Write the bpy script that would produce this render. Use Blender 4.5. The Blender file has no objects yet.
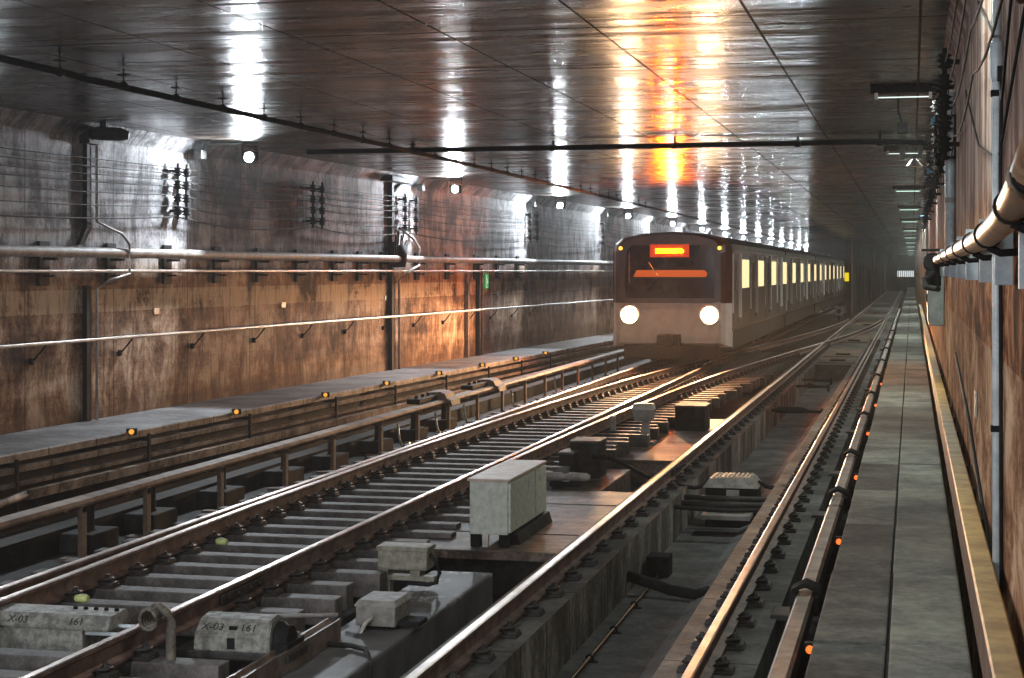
import bpy, bmesh, math, random
import numpy as np
from mathutils import Vector, Matrix

random.seed(7)
SC = bpy.context.scene
COL = SC.collection
PI = math.pi

# ------------------------------------------------------------------ camera model
F = 1700.0; VX = 912.0; VY = 271.0; H = 2.517
TH = math.atan((VX - 512.0) / F); CT = math.cos(TH); SN = math.sin(TH)
FC = F / CT
def dep2Y(d, X): return (d + X * SN) / CT
def Y2dep(X, Y): return Y * CT - X * SN
def gnd(px, py, z):
    """point of the plane at height z seen at a pixel of the photograph"""
    s = (py - VY) / ((H - z) * CT)
    X = (px - VX) / s
    return X, dep2Y(FC / s, X)
def onX(px, py, X):
    s = (px - VX) / X
    return dep2Y(FC / s, X), H - (py - VY) / (s * CT)
def wallX(Y):
    return -12.81 + 0.039 * Y if Y < 64 else -10.314
def onWall(px, py=271, off=0.0):
    X = -11.5
    for _ in range(30):
        s = (px - VX) / X
        Y = dep2Y(FC / s, X)
        X = wallX(Y) + off
    return X, Y, H - (py - VY) / (s * CT)

cam_d = bpy.data.cameras.new('camera'); cam = bpy.data.objects.new('camera', cam_d); COL.objects.link(cam)
cam.location = (0, 0, H); cam.rotation_euler = (PI / 2, 0, TH)
cam_d.sensor_width = 36; cam_d.lens = F / 1024 * 36; cam_d.shift_y = -(339 - VY) / 1024
cam_d.clip_start = 0.05; cam_d.clip_end = 600
SC.camera = cam

# ------------------------------------------------------------------ materials
class NT:
    def __init__(s, name):
        s.m = bpy.data.materials.new(name); s.m.use_nodes = True
        s.t = s.m.node_tree; s.b = s.t.nodes['Principled BSDF']
        s.co = s.t.nodes.new('ShaderNodeTexCoord').outputs['Object']
    def n(s, typ, **kw):
        x = s.t.nodes.new(typ)
        for k, v in kw.items(): setattr(x, k, v)
        return x
    def put(s, sock, v):
        if isinstance(v, bpy.types.NodeSocket): s.t.links.new(v, sock)
        elif isinstance(v, (tuple, list)):
            sock.default_value = tuple(v) + ((1,) if len(v) == 3 and len(sock.default_value) == 4 else ())
        else: sock.default_value = v
    def math(s, op, a, b=0.0, c=0.0, clamp=False):
        x = s.n('ShaderNodeMath', operation=op, use_clamp=clamp)
        s.put(x.inputs[0], a); s.put(x.inputs[1], b); s.put(x.inputs[2], c)
        return x.outputs[0]
    def xyz(s):
        x = s.n('ShaderNodeSeparateXYZ'); s.put(x.inputs[0], s.co); return x.outputs
    def scale(s, v, loc=(0, 0, 0)):
        x = s.n('ShaderNodeMapping'); s.put(x.inputs[0], s.co)
        x.inputs['Scale'].default_value = v; x.inputs['Location'].default_value = loc
        return x.outputs[0]
    def noise(s, vec, sc=1.0, det=4.0, rough=0.55, dist=0.0):
        x = s.n('ShaderNodeTexNoise'); s.put(x.inputs['Vector'], vec)
        x.inputs['Scale'].default_value = sc; x.inputs['Detail'].default_value = det
        x.inputs['Roughness'].default_value = rough; x.inputs['Distortion'].default_value = dist
        return x.outputs[0]
    def ramp(s, f, stops):
        x = s.n('ShaderNodeValToRGB'); s.put(x.inputs[0], f)
        e = x.color_ramp.elements
        while len(e) < len(stops): e.new(0.5)
        for el, (p, c) in zip(e, stops):
            el.position = p; el.color = (tuple(c) + (1,)) if isinstance(c, (tuple, list)) else (c, c, c, 1)
        return x.outputs[0]
    def mix(s, f, a, b, mode='MIX'):
        x = s.n('ShaderNodeMix', data_type='RGBA', blend_type=mode)
        s.put(x.inputs[0], f); s.put(x.inputs[6], a); s.put(x.inputs[7], b)
        return x.outputs[2]
    def line(s, v, pitch, off, w):
        """1 on a thin line each PITCH along v"""
        a = s.math('ADD', v, -off + pitch * 1000 + pitch / 2)
        a = s.math('MODULO', a, pitch)
        a = s.math('ABSOLUTE', s.math('SUBTRACT', a, pitch / 2))
        return s.math('LESS_THAN', a, w)
    def bump(s, h, st=0.3, dist=0.02):
        x = s.n('ShaderNodeBump'); s.put(x.inputs['Height'], h)
        x.inputs['Strength'].default_value = st; x.inputs['Distance'].default_value = dist
        s.t.links.new(x.outputs[0], s.b.inputs['Normal'])
    def fin(s, col=None, rough=0.6, metal=0.0, spec=None, emit=None, es=0.0):
        if col is not None: s.put(s.b.inputs['Base Color'], col)
        s.put(s.b.inputs['Roughness'], rough); s.put(s.b.inputs['Metallic'], metal)
        if spec is not None: s.b.inputs['Specular IOR Level'].default_value = spec
        if emit is not None:
            s.put(s.b.inputs['Emission Color'], emit); s.b.inputs['Emission Strength'].default_value = es
        return s.m

def grime(name, a, b, rough=0.6, metal=0.0, sc=6.0, spec=None, bump=0.15):
    """two-tone worn surface"""
    k = NT(name)
    f = k.noise(k.co, sc, 6, 0.65)
    c = k.ramp(f, [(0.40, a), (0.60, b)])
    g = k.noise(k.co, sc * 9, 3)
    if bump: k.bump(g, bump, 0.01)
    return k.fin(c, rough, metal, spec)

def glow(name, col, strength):
    k = NT(name); return k.fin((0.02, 0.02, 0.02), 0.4, 0, None, col, strength)

M = {}
# left wall: streaky stained concrete, greyer above the pipes and browner below partly as painted lamp and headlight tint, a pale painted band
k = NT('stained_concrete_wall'); X, Y, Z = k.xyz()
st = k.noise(k.scale((1, 0.95, 0.55)), 1.7, 10, 0.74, 0.4)
st2 = k.noise(k.scale((1, 5, 0.5)), 2.2, 6, 0.7)
bl = k.noise(k.scale((1, 0.5, 1.3)), 0.8, 6, 0.65, 0.5)
lay = k.noise(k.scale((0.2, 0.10, 2.2)), 1.3, 5, 0.6, 0.2)
fine = k.noise(k.co, 22, 6, 0.75)
mixn = k.math('ADD', k.math('MULTIPLY', st, 0.48), k.math('ADD', k.math('MULTIPLY', bl, 0.22), k.math('ADD', k.math('MULTIPLY', fine, 0.14), k.math('MULTIPLY', lay, 0.16))))
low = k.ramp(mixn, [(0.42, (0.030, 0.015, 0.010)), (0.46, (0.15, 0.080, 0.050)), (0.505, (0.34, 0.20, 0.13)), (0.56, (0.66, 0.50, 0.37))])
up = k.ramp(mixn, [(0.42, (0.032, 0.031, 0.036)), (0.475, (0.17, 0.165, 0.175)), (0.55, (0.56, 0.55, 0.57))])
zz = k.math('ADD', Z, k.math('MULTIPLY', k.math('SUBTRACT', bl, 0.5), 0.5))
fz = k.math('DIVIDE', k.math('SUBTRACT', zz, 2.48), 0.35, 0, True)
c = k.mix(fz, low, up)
band = k.math('MULTIPLY', k.math('GREATER_THAN', Z, 1.90), k.math('LESS_THAN', Z, 2.24))
band = k.math('MULTIPLY', band, k.ramp(mixn, [(0.44, 0.0), (0.50, 0.85)]))
c = k.mix(band, c, (0.70, 0.57, 0.43))
c = k.mix(k.math('MULTIPLY', k.ramp(st2, [(0.50, 0.0), (0.66, 0.65)]), 1.0), c, (0.035, 0.024, 0.018))
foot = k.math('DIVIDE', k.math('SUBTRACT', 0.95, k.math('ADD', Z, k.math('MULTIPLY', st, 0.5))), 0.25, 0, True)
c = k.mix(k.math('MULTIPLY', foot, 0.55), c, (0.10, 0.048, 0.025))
ln = k.line(Y, 2.5, 21.4, 0.012)
c = k.mix(k.math('MULTIPLY', ln, 0.8), c, (0.02, 0.015, 0.012))
k.bump(k.math('ADD', st2, k.noise(k.co, 30, 4)), 0.35, 0.02)
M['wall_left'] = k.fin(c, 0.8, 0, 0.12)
# right wall: rusty streaked panels with a paler tone below a level line
k = NT('rusty_streaked_wall'); X, Y, Z = k.xyz()
st = k.noise(k.scale((1, 0.75, 1.5)), 1.5, 10, 0.74, 0.6)
st2 = k.noise(k.scale((1, 1.4, 0.45), (3, 1, 0)), 1.2, 8, 0.72, 0.3)
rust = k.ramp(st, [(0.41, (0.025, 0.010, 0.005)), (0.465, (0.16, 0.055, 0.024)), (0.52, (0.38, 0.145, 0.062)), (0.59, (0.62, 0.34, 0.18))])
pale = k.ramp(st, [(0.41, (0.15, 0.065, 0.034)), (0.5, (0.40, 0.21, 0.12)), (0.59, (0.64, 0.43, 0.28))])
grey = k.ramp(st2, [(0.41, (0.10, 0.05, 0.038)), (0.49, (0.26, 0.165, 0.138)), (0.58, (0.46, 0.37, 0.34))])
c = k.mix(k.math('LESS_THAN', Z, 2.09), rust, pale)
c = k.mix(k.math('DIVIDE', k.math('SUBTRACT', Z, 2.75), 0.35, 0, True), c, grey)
c = k.mix(k.math('MULTIPLY', k.line(Y, 2.4, 8.9, 0.02), 0.75), c, (0.03, 0.016, 0.01))
k.bump(k.math('ADD', st, k.noise(k.co, 25, 4)), 0.3, 0.02)
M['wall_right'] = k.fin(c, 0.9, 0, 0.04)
# ceiling: damp smooth precast slabs, joints both ways, ripples across
k = NT('damp_concrete_ceiling'); X, Y, Z = k.xyz()
n1 = k.noise(k.scale((0.35, 1.2, 1)), 1.2, 7, 0.7, 0.4)
n2 = k.noise(k.scale((0.16, 2.4, 1)), 1.6, 4, 0.55)
n3 = k.noise(k.co, 14, 5, 0.7)
c = k.ramp(n1, [(0.38, (0.014, 0.009, 0.007)), (0.5, (0.045, 0.032, 0.026)), (0.62, (0.12, 0.092, 0.078))])
ln = k.math('MAXIMUM', k.line(X, 1.42, -1.35, 0.012), k.line(Y, 2.95, 15.0, 0.022))
c = k.mix(k.math('MULTIPLY', ln, 0.85), c, (0.012, 0.009, 0.008))
n4 = k.noise(k.scale((0.10, 0.75, 1)), 1.6, 3, 0.5)
h = k.math('ADD', k.math('ADD', k.math('MULTIPLY', n2, 1.0), k.math('MULTIPLY', n4, 2.2)), k.math('MULTIPLY', n3, 0.03))
h = k.math('SUBTRACT', h, k.math('MULTIPLY', ln, 0.3))
k.bump(h, 0.55, 0.04)
r = k.ramp(n1, [(0.38, 0.18), (0.62, 0.34)])
r = k.math('MAXIMUM', r, k.math('MULTIPLY', ln, 0.8))
M['ceiling'] = k.fin(c, r, 0, 0.14)
# concretes
def concrete(name, a, b, c3, sc=1.2, rough=0.8, pitch=None, spec=0.2, streak=False):
    k = NT(name); X, Y, Z = k.xyz()
    f = k.noise(k.scale((1, 1.3, 0.5)) if streak else k.co, sc, 8, 0.7, 0.2)
    g_ = k.noise(k.co, sc * 14, 6, 0.75)
    f = k.math('ADD', k.math('MULTIPLY', f, 0.72), k.math('MULTIPLY', g_, 0.28))
    c = k.ramp(f, [(0.40, a), (0.5, b), (0.60, c3)])
    if pitch: c = k.mix(k.math('MULTIPLY', k.line(Y, pitch, 0.3, 0.012), 0.9), c, (0.008, 0.007, 0.006))
    k.bump(k.noise(k.co, 40, 5, 0.7), 0.35, 0.012)
    return k.fin(c, rough, 0, spec)
M['slab'] = concrete('grey_walkway_concrete', (0.08, 0.083, 0.08), (0.185, 0.19, 0.175), (0.32, 0.325, 0.275), 0.9, 0.75)
M['slab_dark'] = concrete('dark_walkway_concrete', (0.035, 0.036, 0.035), (0.085, 0.087, 0.083), (0.17, 0.172, 0.155), 0.9, 0.8)
M['slab_far'] = concrete('pale_walkway_concrete', (0.13, 0.13, 0.135), (0.26, 0.26, 0.27), (0.36, 0.36, 0.37), 1.0, 0.6)
M['bed'] = concrete('dark_trackbed_concrete', (0.008, 0.0075, 0.0075), (0.022, 0.020, 0.020), (0.05, 0.047, 0.045), 1.5, 0.75)
M['trough'] = concrete('grey_trough_concrete', (0.05, 0.049, 0.05), (0.095, 0.093, 0.095), (0.16, 0.155, 0.155), 1.3, 0.8)
M['fillet'] = concrete('pale_fillet_concrete', (0.10, 0.10, 0.105), (0.17, 0.17, 0.175), (0.24, 0.235, 0.235), 1.3, 0.8)
M['plinth'] = concrete('plinth_concrete', (0.045, 0.042, 0.042), (0.10, 0.095, 0.092), (0.19, 0.18, 0.17), 1.1, 0.7, 2.3, streak=False)
M['plinth_side'] = concrete('streaked_plinth_face', (0.03, 0.027, 0.025), (0.13, 0.12, 0.11), (0.34, 0.32, 0.29), 1.2, 0.7, 0.9, streak=True)
M['brownbed'] = concrete('brown_stained_concrete', (0.035, 0.024, 0.019), (0.10, 0.073, 0.06), (0.21, 0.155, 0.13), 1.6, 0.55, 1.5)
M['board'] = concrete('brown_cover_board', (0.05, 0.032, 0.022), (0.12, 0.078, 0.055), (0.2, 0.14, 0.1), 1.6, 0.65)
M['wetblock'] = None
k = NT('block_with_lime_stains')
f = k.noise(k.co, 1.6, 7, 0.7, 0.3); g = k.noise(k.co, 5.5, 8, 0.75, 1.2)
c = k.ramp(f, [(0.35, (0.06, 0.055, 0.055)), (0.6, (0.15, 0.14, 0.14))])
X, Y, Z = k.xyz()
where = k.math('MULTIPLY', k.math('GREATER_THAN', Z, -0.385), k.math('MULTIPLY', k.math('DIVIDE', k.math('SUBTRACT', Y, 13.2), 1.0, 0, True), k.ramp(k.noise(k.co, 1.3, 3), [(0.42, 0.0), (0.52, 1.0)])))
g = k.noise(k.scale((1.6, 0.7, 1)), 5.5, 8, 0.75, 1.0)
c = k.mix(k.math('MULTIPLY', where, k.ramp(g, [(0.48, 0.0), (0.58, 0.85)])), c, (0.60, 0.60, 0.62))
k.bump(g, 0.3, 0.01); M['wetblock'] = k.fin(c, 0.55)
M['sleeper'] = concrete('dusty_sleeper', (0.05, 0.044, 0.042), (0.11, 0.098, 0.094), (0.19, 0.17, 0.163), 2.0, 0.6)
M['centre'] = concrete('sooty_partition', (0.035, 0.030, 0.027), (0.075, 0.066, 0.06), (0.13, 0.115, 0.10), 0.8, 0.8, streak=True)
# metals and others
M['rail_head'] = grime('polished_rail_head', (0.44, 0.35, 0.32), (0.60, 0.53, 0.51), 0.36, 1.0, 3.0, bump=0.05)
M['rail_web'] = grime('rusted_rail_web', (0.085, 0.044, 0.034), (0.21, 0.125, 0.10), 0.6, 0.1, 5.0)
M['black'] = grime('black_iron', (0.008, 0.008, 0.009), (0.018, 0.017, 0.017), 0.75, 0.0, 8.0, spec=0.15)
M['rubber'] = grime('black_rubber', (0.010, 0.010, 0.011), (0.022, 0.022, 0.024), 0.75, 0, 9.0, spec=0.2)
M['darksteel'] = grime('dark_fastening_steel', (0.016, 0.014, 0.014), (0.045, 0.04, 0.038), 0.6, 0.2, 12.0)
M['galv'] = grime('galvanised_steel', (0.50, 0.57, 0.62), (0.70, 0.77, 0.82), 0.42, 0.1, 10.0)
M['greypipe'] = grime('grey_painted_pipe', (0.24, 0.215, 0.20), (0.40, 0.37, 0.355), 0.6, 0.0, 4.0)
M['palepipe'] = grime('pale_painted_tube', (0.48, 0.44, 0.40), (0.68, 0.63, 0.58), 0.38, 0.15, 4.0)
M['copper'] = grime('brown_lagged_pipe', (0.24, 0.125, 0.07), (0.46, 0.29, 0.19), 0.36, 0.1, 5.0)
M['bracketplate'] = grime('blue_grey_plate', (0.36, 0.42, 0.47), (0.52, 0.58, 0.63), 0.5, 0.2, 6.0)
M['yellow'] = grime('yellow_worn_board', (0.36, 0.18, 0.035), (0.58, 0.35, 0.10), 0.55, 0, 4.0)
M['brownside'] = grime('brown_board_side', (0.10, 0.052, 0.033), (0.20, 0.115, 0.078), 0.55, 0, 4.0)
M['thirdrail'] = grime('rusty_conductor_rail', (0.14, 0.092, 0.072), (0.30, 0.225, 0.19), 0.42, 0.45, 4.0)
M['guardboard'] = grime('brown_guard_board', (0.14, 0.09, 0.065), (0.32, 0.22, 0.165), 0.68, 0.0, 3.0)
M['duct'] = concrete('cable_duct_concrete', (0.08, 0.06, 0.048), (0.26, 0.205, 0.17), (0.44, 0.36, 0.31), 2.0, 0.65, 1.2)
M['cabinet'] = grime('cream_grey_enamel', (0.46, 0.48, 0.43), (0.62, 0.64, 0.58), 0.5, 0, 14.0, bump=0.25)
M['cabinet_top'] = grime('lid_painted_train_glow', (0.50, 0.37, 0.31), (0.64, 0.49, 0.42), 0.5, 0, 7.0)  # rosy tone paints the train's warm light on the lid
M['boxgrey'] = grime('dusty_grey_box', (0.19, 0.175, 0.16), (0.33, 0.31, 0.29), 0.55, 0, 12.0)
M['boxyellow'] = grime('yellowed_grey_box', (0.19, 0.175, 0.135), (0.33, 0.31, 0.245), 0.55, 0, 12.0)
M['castgrey'] = grime('cast_grey_housing', (0.15, 0.145, 0.135), (0.34, 0.33, 0.30), 0.55, 0.1, 16.0, bump=0.4)
M['wallbox'] = grime('grey_wall_cabinet_paint', (0.20, 0.21, 0.20), (0.30, 0.31, 0.30), 0.5, 0.1, 6.0)
M['coil'] = grime('khaki_rubber_hose', (0.075, 0.062, 0.048), (0.18, 0.155, 0.125), 0.6, 0, 20.0)
M['lime'] = grime('lime_plastic', (0.45, 0.52, 0.16), (0.62, 0.68, 0.28), 0.5, 0, 10.0)
M['blueplastic'] = grime('blue_plastic', (0.06, 0.22, 0.42), (0.12, 0.38, 0.62), 0.35, 0, 10.0)
M['letter'] = grime('black_stencil_paint', (0.012, 0.012, 0.012), (0.02, 0.02, 0.02), 0.7, 0, 10.0, bump=0)
M['plaque'] = grime('white_enamel_plaque', (0.30, 0.27, 0.24), (0.40, 0.37, 0.33), 0.5, 0, 10.0)
M['stainless'] = grime('brushed_stainless_side', (0.10, 0.072, 0.064), (0.165, 0.125, 0.112), 0.36, 0.2, 2.0, bump=0.05)
M['mask'] = grime('dark_cab_mask', (0.050, 0.020, 0.015), (0.085, 0.036, 0.027), 0.30, 0, 3.0, bump=0)  # reddened to paint the haze tint over the train front
M['glass'] = grime('dark_cab_glass', (0.012, 0.009, 0.009), (0.02, 0.014, 0.013), 0.08, 0, 3.0, bump=0)
M['whitefront'] = grime('off_white_cab_apron', (0.50, 0.47, 0.44), (0.62, 0.59, 0.56), 0.35, 0, 3.0, bump=0)
M['silver'] = grime('bright_corner_post', (0.74, 0.72, 0.72), (0.88, 0.86, 0.86), 0.3, 0.0, 3.0, bump=0)
M['roof'] = grime('sooty_car_roof', (0.05, 0.042, 0.038), (0.10, 0.085, 0.078), 0.6, 0.1, 2.0)
M['skirt'] = grime('dark_underframe', (0.022, 0.013, 0.011), (0.048, 0.031, 0.026), 0.7, 0.0, 2.0)
M['doorleaf'] = grime('door_leaf_steel', (0.075, 0.055, 0.050), (0.12, 0.092, 0.083), 0.34, 0.3, 2.0, bump=0.05)
M['darkglass'] = grime('dark_door_glass', (0.025, 0.022, 0.02), (0.04, 0.034, 0.03), 0.1, 0, 2.0, bump=0)
M['lamp_white'] = glow('cold_white_lens', (0.72, 0.93, 1.0), 110)
M['headlight'] = glow('headlight_lens', (1.0, 0.70, 0.38), 22)
M['led_orange'] = glow('orange_led', (1.0, 0.115, 0.00004), 1700)
M['display_halo'] = glow('painted_display_halo', (1.0, 0.055, 0.002), 0.5)  # dim glow paints the orange halo around the display
M['console'] = glow('painted_console_reflection', (1.0, 0.15, 0.012), 0.5)  # emission paints the orange reflected by the cab console
M['amber'] = glow('amber_marker_lens', (1.0, 0.40, 0.04), 3.5)
M['window_lit'] = glow('warm_lit_window', (1.0, 0.78, 0.40), 1.15)
M['guide'] = glow('orange_guide_lens', (1.0, 0.16, 0.02), 1.6)
M['guide_amber'] = glow('amber_guide_lens', (1.0, 0.42, 0.05), 1.0)
M['tube'] = glow('fluorescent_tube', (0.86, 1.0, 0.92), 1.2)
M['tube_far'] = glow('green_fluorescent_tube', (0.66, 1.0, 0.80), 2.0)
M['exit'] = glow('green_exit_face', (0.05, 0.55, 0.12), 0.55)
M['exit_white'] = glow('white_exit_pictogram', (0.85, 1.0, 0.8), 0.8)
M['yellow_sign'] = glow('yellow_lit_sign', (1.0, 0.72, 0.0), 0.9)
M['station_glow'] = glow('pale_station_light', (0.88, 0.95, 1.0), 0.9)

# ------------------------------------------------------------------ mesh builder
class MB:
    def __init__(s): s.bm = bmesh.new()
    def _mat(s, faces, mi, smooth=False):
        for f in faces: f.material_index = mi; f.smooth = smooth
    def hexa(s, pts, mi=0, bevel=0.0):
        """8 points: bottom ring of four, top ring of four"""
        v = [s.bm.verts.new(p) for p in pts]
        fs = [s.bm.faces.new([v[i] for i in q]) for q in ((3, 2, 1, 0), (4, 5, 6, 7), (0, 1, 5, 4), (1, 2, 6, 5), (2, 3, 7, 6), (3, 0, 4, 7))]
        s._mat(fs, mi)
        if bevel:
            es = list({e for f in fs for e in f.edges})
            r = bmesh.ops.bevel(s.bm, geom=es, offset=bevel, segments=2, affect='EDGES', profile=0.6)
            for f in r['faces']: f.material_index = mi
        return s
    def box(s, lo, hi, mi=0, bevel=0.0, rz=0.0):
        (a, b, c), (d, e, f) = lo, hi
        p = [(a, b, c), (d, b, c), (d, e, c), (a, e, c), (a, b, f), (d, b, f), (d, e, f), (a, e, f)]
        if rz:
            R = Matrix.Rotation(rz, 3, 'Z'); cc = Vector(((a + d) / 2, (b + e) / 2, 0))
            p = [R @ (Vector(q) - cc) + cc for q in p]
        return s.hexa(p, mi, bevel)
    def tube(s, path, r, mi=0, seg=10, caps=True, radii=None):
        path = [Vector(p) for p in path]; n = len(path); rings = []
        for i, p in enumerate(path):
            t = (path[min(i + 1, n - 1)] - path[max(i - 1, 0)]).normalized()
            up = Vector((0, 0, 1)) if abs(t.z) < 0.95 else Vector((0, 1, 0))
            a = t.cross(up).normalized(); b = t.cross(a).normalized()
            rr = radii[i] if radii else r
            rings.append([s.bm.verts.new(p + a * (rr * math.cos(2 * PI * j / seg)) + b * (rr * math.sin(2 * PI * j / seg))) for j in range(seg)])
        fs = []
        for q, w in zip(rings, rings[1:]):
            for j in range(seg): fs.append(s.bm.faces.new((q[j], q[(j + 1) % seg], w[(j + 1) % seg], w[j])))
        s._mat(fs, mi, True)
        if caps: s._mat([s.bm.faces.new(rings[0][::-1]), s.bm.faces.new(rings[-1])], mi)
        return s
    def lathe(s, prof, base, axis='Z', mi=0, seg=14):
        """prof: (radius, height) pairs"""
        rings = []
        for r, h in prof:
            ring = []
            for j in range(seg):
                u, w = r * math.cos(2 * PI * j / seg), r * math.sin(2 * PI * j / seg)
                q = {'Z': (u, w, h), 'Y': (u, h, w), 'X': (h, u, w)}[axis]
                ring.append(s.bm.verts.new((base[0] + q[0], base[1] + q[1], base[2] + q[2])))
            rings.append(ring)
        fs = []
        for q, w in zip(rings, rings[1:]):
            for j in range(seg): fs.append(s.bm.faces.new((q[j], q[(j + 1) % seg], w[(j + 1) % seg], w[j])))
        s._mat(fs, mi, True)
        s._mat([s.bm.faces.new(rings[0][::-1]), s.bm.faces.new(rings[-1])], mi)
        return s
    def sweep(s, prof, path, mats=None, smooth=False):
        """prof: closed list of (lateral, z); path: list of (X, Y) or (X, Y, Z)"""
        n = len(path); rings = []
        P = [Vector((p[0], p[1], p[2] if len(p) > 2 else 0)) for p in path]
        for i, p in enumerate(P):
            t = P[min(i + 1, n - 1)] - P[max(i - 1, 0)]; t.z = 0; t.normalize()
            nrm = Vector((t.y, -t.x, 0))
            rings.append([s.bm.verts.new(p + nrm * u + Vector((0, 0, z))) for u, z in prof])
        m = len(prof)
        for q, w in zip(rings, rings[1:]):
            for j in range(m):
                f = s.bm.faces.new((q[j], q[(j + 1) % m], w[(j + 1) % m], w[j]))
                f.material_index = mats[j] if mats else 0; f.smooth = smooth
        for r in (rings[0][::-1], rings[-1]):
            f = s.bm.faces.new(r); f.material_index = mats[-1] if mats else 0
        return s
    def prism(s, poly, y0, y1, mi=0, axis='Y'):
        """poly of (a, b) extruded along an axis: Y -> (x,z), X -> (y,z), Z -> (x,y)"""
        f = {'Y': lambda a, b, t: (a, t, b), 'X': lambda a, b, t: (t, a, b), 'Z': lambda a, b, t: (a, b, t)}[axis]
        v0 = [s.bm.verts.new(f(a, b, y0)) for a, b in poly]; v1 = [s.bm.verts.new(f(a, b, y1)) for a, b in poly]
        n = len(poly); fs = [s.bm.faces.new((v0[i], v0[(i + 1) % n], v1[(i + 1) % n], v1[i])) for i in range(n)]
        fs += [s.bm.faces.new(v0[::-1]), s.bm.faces.new(v1)]
        s._mat(fs, mi); return s
    def build(s, name, mats, parent=None, loc=None):
        bmesh.ops.recalc_face_normals(s.bm, faces=s.bm.faces[:])
        me = bpy.data.meshes.new(name); s.bm.to_mesh(me); s.bm.free()
        for m in (mats if isinstance(mats, (list, tuple)) else [mats]): me.materials.append(M[m])
        o = bpy.data.objects.new(name, me); COL.objects.link(o)
        if parent is not None: o.parent = parent
        if loc is not None: o.location = loc
        return o

def tag(o, label, cat, group=None, kind=None):
    o['label'] = label; o['category'] = cat
    if group: o['group'] = group
    if kind: o['kind'] = kind
    return o
def struct(o, label=None):
    o['kind'] = 'structure'
    if label: o['label'] = label
    return o
def empty(name, loc, label, cat, group=None, rz=0.0):
    o = bpy.data.objects.new(name, None); COL.objects.link(o); o.location = loc; o.rotation_euler = (0, 0, rz)
    o.empty_display_size = 0.1
    return tag(o, label, cat, group)
def dup(root, loc, label=None, rz=None, scale=None):
    r = root.copy(); COL.objects.link(r); r.location = loc
    if rz is not None: r.rotation_euler = (0, 0, rz)
    if scale is not None: r.scale = scale
    if label: r['label'] = label
    for ch in list(root.children):
        c = ch.copy(); COL.objects.link(c); c.parent = r
        for g in list(ch.children):
            d = g.copy(); COL.objects.link(d); d.parent = c
    return r
def lift(root_objs, parent, loc):
    pass
ONES = 'first second third fourth fifth sixth seventh eighth ninth tenth eleventh twelfth thirteenth fourteenth fifteenth sixteenth seventeenth eighteenth nineteenth'.split()
TENS = {2: ('twenty', 'twentieth'), 3: ('thirty', 'thirtieth'), 4: ('forty', 'fortieth'), 5: ('fifty', 'fiftieth'), 6: ('sixty', 'sixtieth'), 7: ('seventy', 'seventieth'), 8: ('eighty', 'eightieth'), 9: ('ninety', 'ninetieth')}
def ordn(i):
    if i < 20: return ONES[i - 1]
    t, u = divmod(i, 10)
    return TENS[t][1] if u == 0 else TENS[t][0] + '-' + ONES[u - 1]
def text(body, size, parent, loc, rot, mat='letter', name='lettering', align='CENTER'):
    cu = bpy.data.curves.new(name, 'FONT'); cu.body = body; cu.size = size; cu.align_x = align; cu.align_y = 'CENTER'
    cu.extrude = 0.001; cu.materials.append(M[mat])
    t = bpy.data.objects.new(name, cu); COL.objects.link(t); bpy.context.view_layer.update()
    me = bpy.data.meshes.new_from_object(t.evaluated_get(bpy.context.evaluated_depsgraph_get())); bpy.data.objects.remove(t)
    me.materials.clear(); me.materials.append(M[mat])
    o = bpy.data.objects.new(name, me); COL.objects.link(o); o.parent = parent; o.location = loc; o.rotation_euler = rot
    return o

ZC = 4.70          # ceiling
ZW = 0.30          # walkways
XR = 0.42          # right wall
YB, YE = -14.0, 240.0

# ------------------------------------------------------------------ setting
wp = [(wallX(y), y) for y in (YB, 10, 30, 50, 64, 75, YE)]
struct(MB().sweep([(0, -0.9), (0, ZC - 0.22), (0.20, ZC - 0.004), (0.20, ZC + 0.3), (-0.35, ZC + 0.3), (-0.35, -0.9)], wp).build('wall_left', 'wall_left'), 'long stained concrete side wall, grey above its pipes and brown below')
rp = [(XR, YB), (XR, YE)]
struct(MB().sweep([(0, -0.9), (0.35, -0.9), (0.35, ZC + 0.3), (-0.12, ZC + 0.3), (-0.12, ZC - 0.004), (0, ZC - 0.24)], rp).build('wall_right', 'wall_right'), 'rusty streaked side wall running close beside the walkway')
struct(MB().box((-14, YB, ZC), (1, YE, ZC + 0.25)).build('ceiling', 'ceiling'), 'dark damp concrete ceiling of jointed slabs with lamp reflections')
struct(MB().box((-14, YB, -1.0), (1, YE, -0.74)).build('floor', 'bed'), 'dark concrete invert under both tracks')
# bed under the left track
struct(MB().box((-9.6, YB, -0.80), (-4.62, 128, -0.46)).build('floor_left_trackbed', 'bed'), 'sooty concrete bed under the sleepers')
# centre partition with pilasters, far beyond the train
b = MB()
b.hexa([(-4.53, 121.5, -0.8), (-4.28, 121.5, -0.8), (-3.15, YE, -0.8), (-3.45, YE, -0.8), (-4.53, 121.5, ZC), (-4.28, 121.5, ZC), (-3.15, YE, ZC), (-3.45, YE, ZC)])
for i in range(16):
    y = 121.6 + i * 6.0; x = -4.28 + (y - 121.5) / (YE - 121.5) * 1.13
    b.box((x - 0.02, y, -0.8), (x + 0.12, y + 0.5, ZC))
struct(b.build('wall_centre', 'centre'), 'dark partition wall with pilasters between the two tracks far away')
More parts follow.
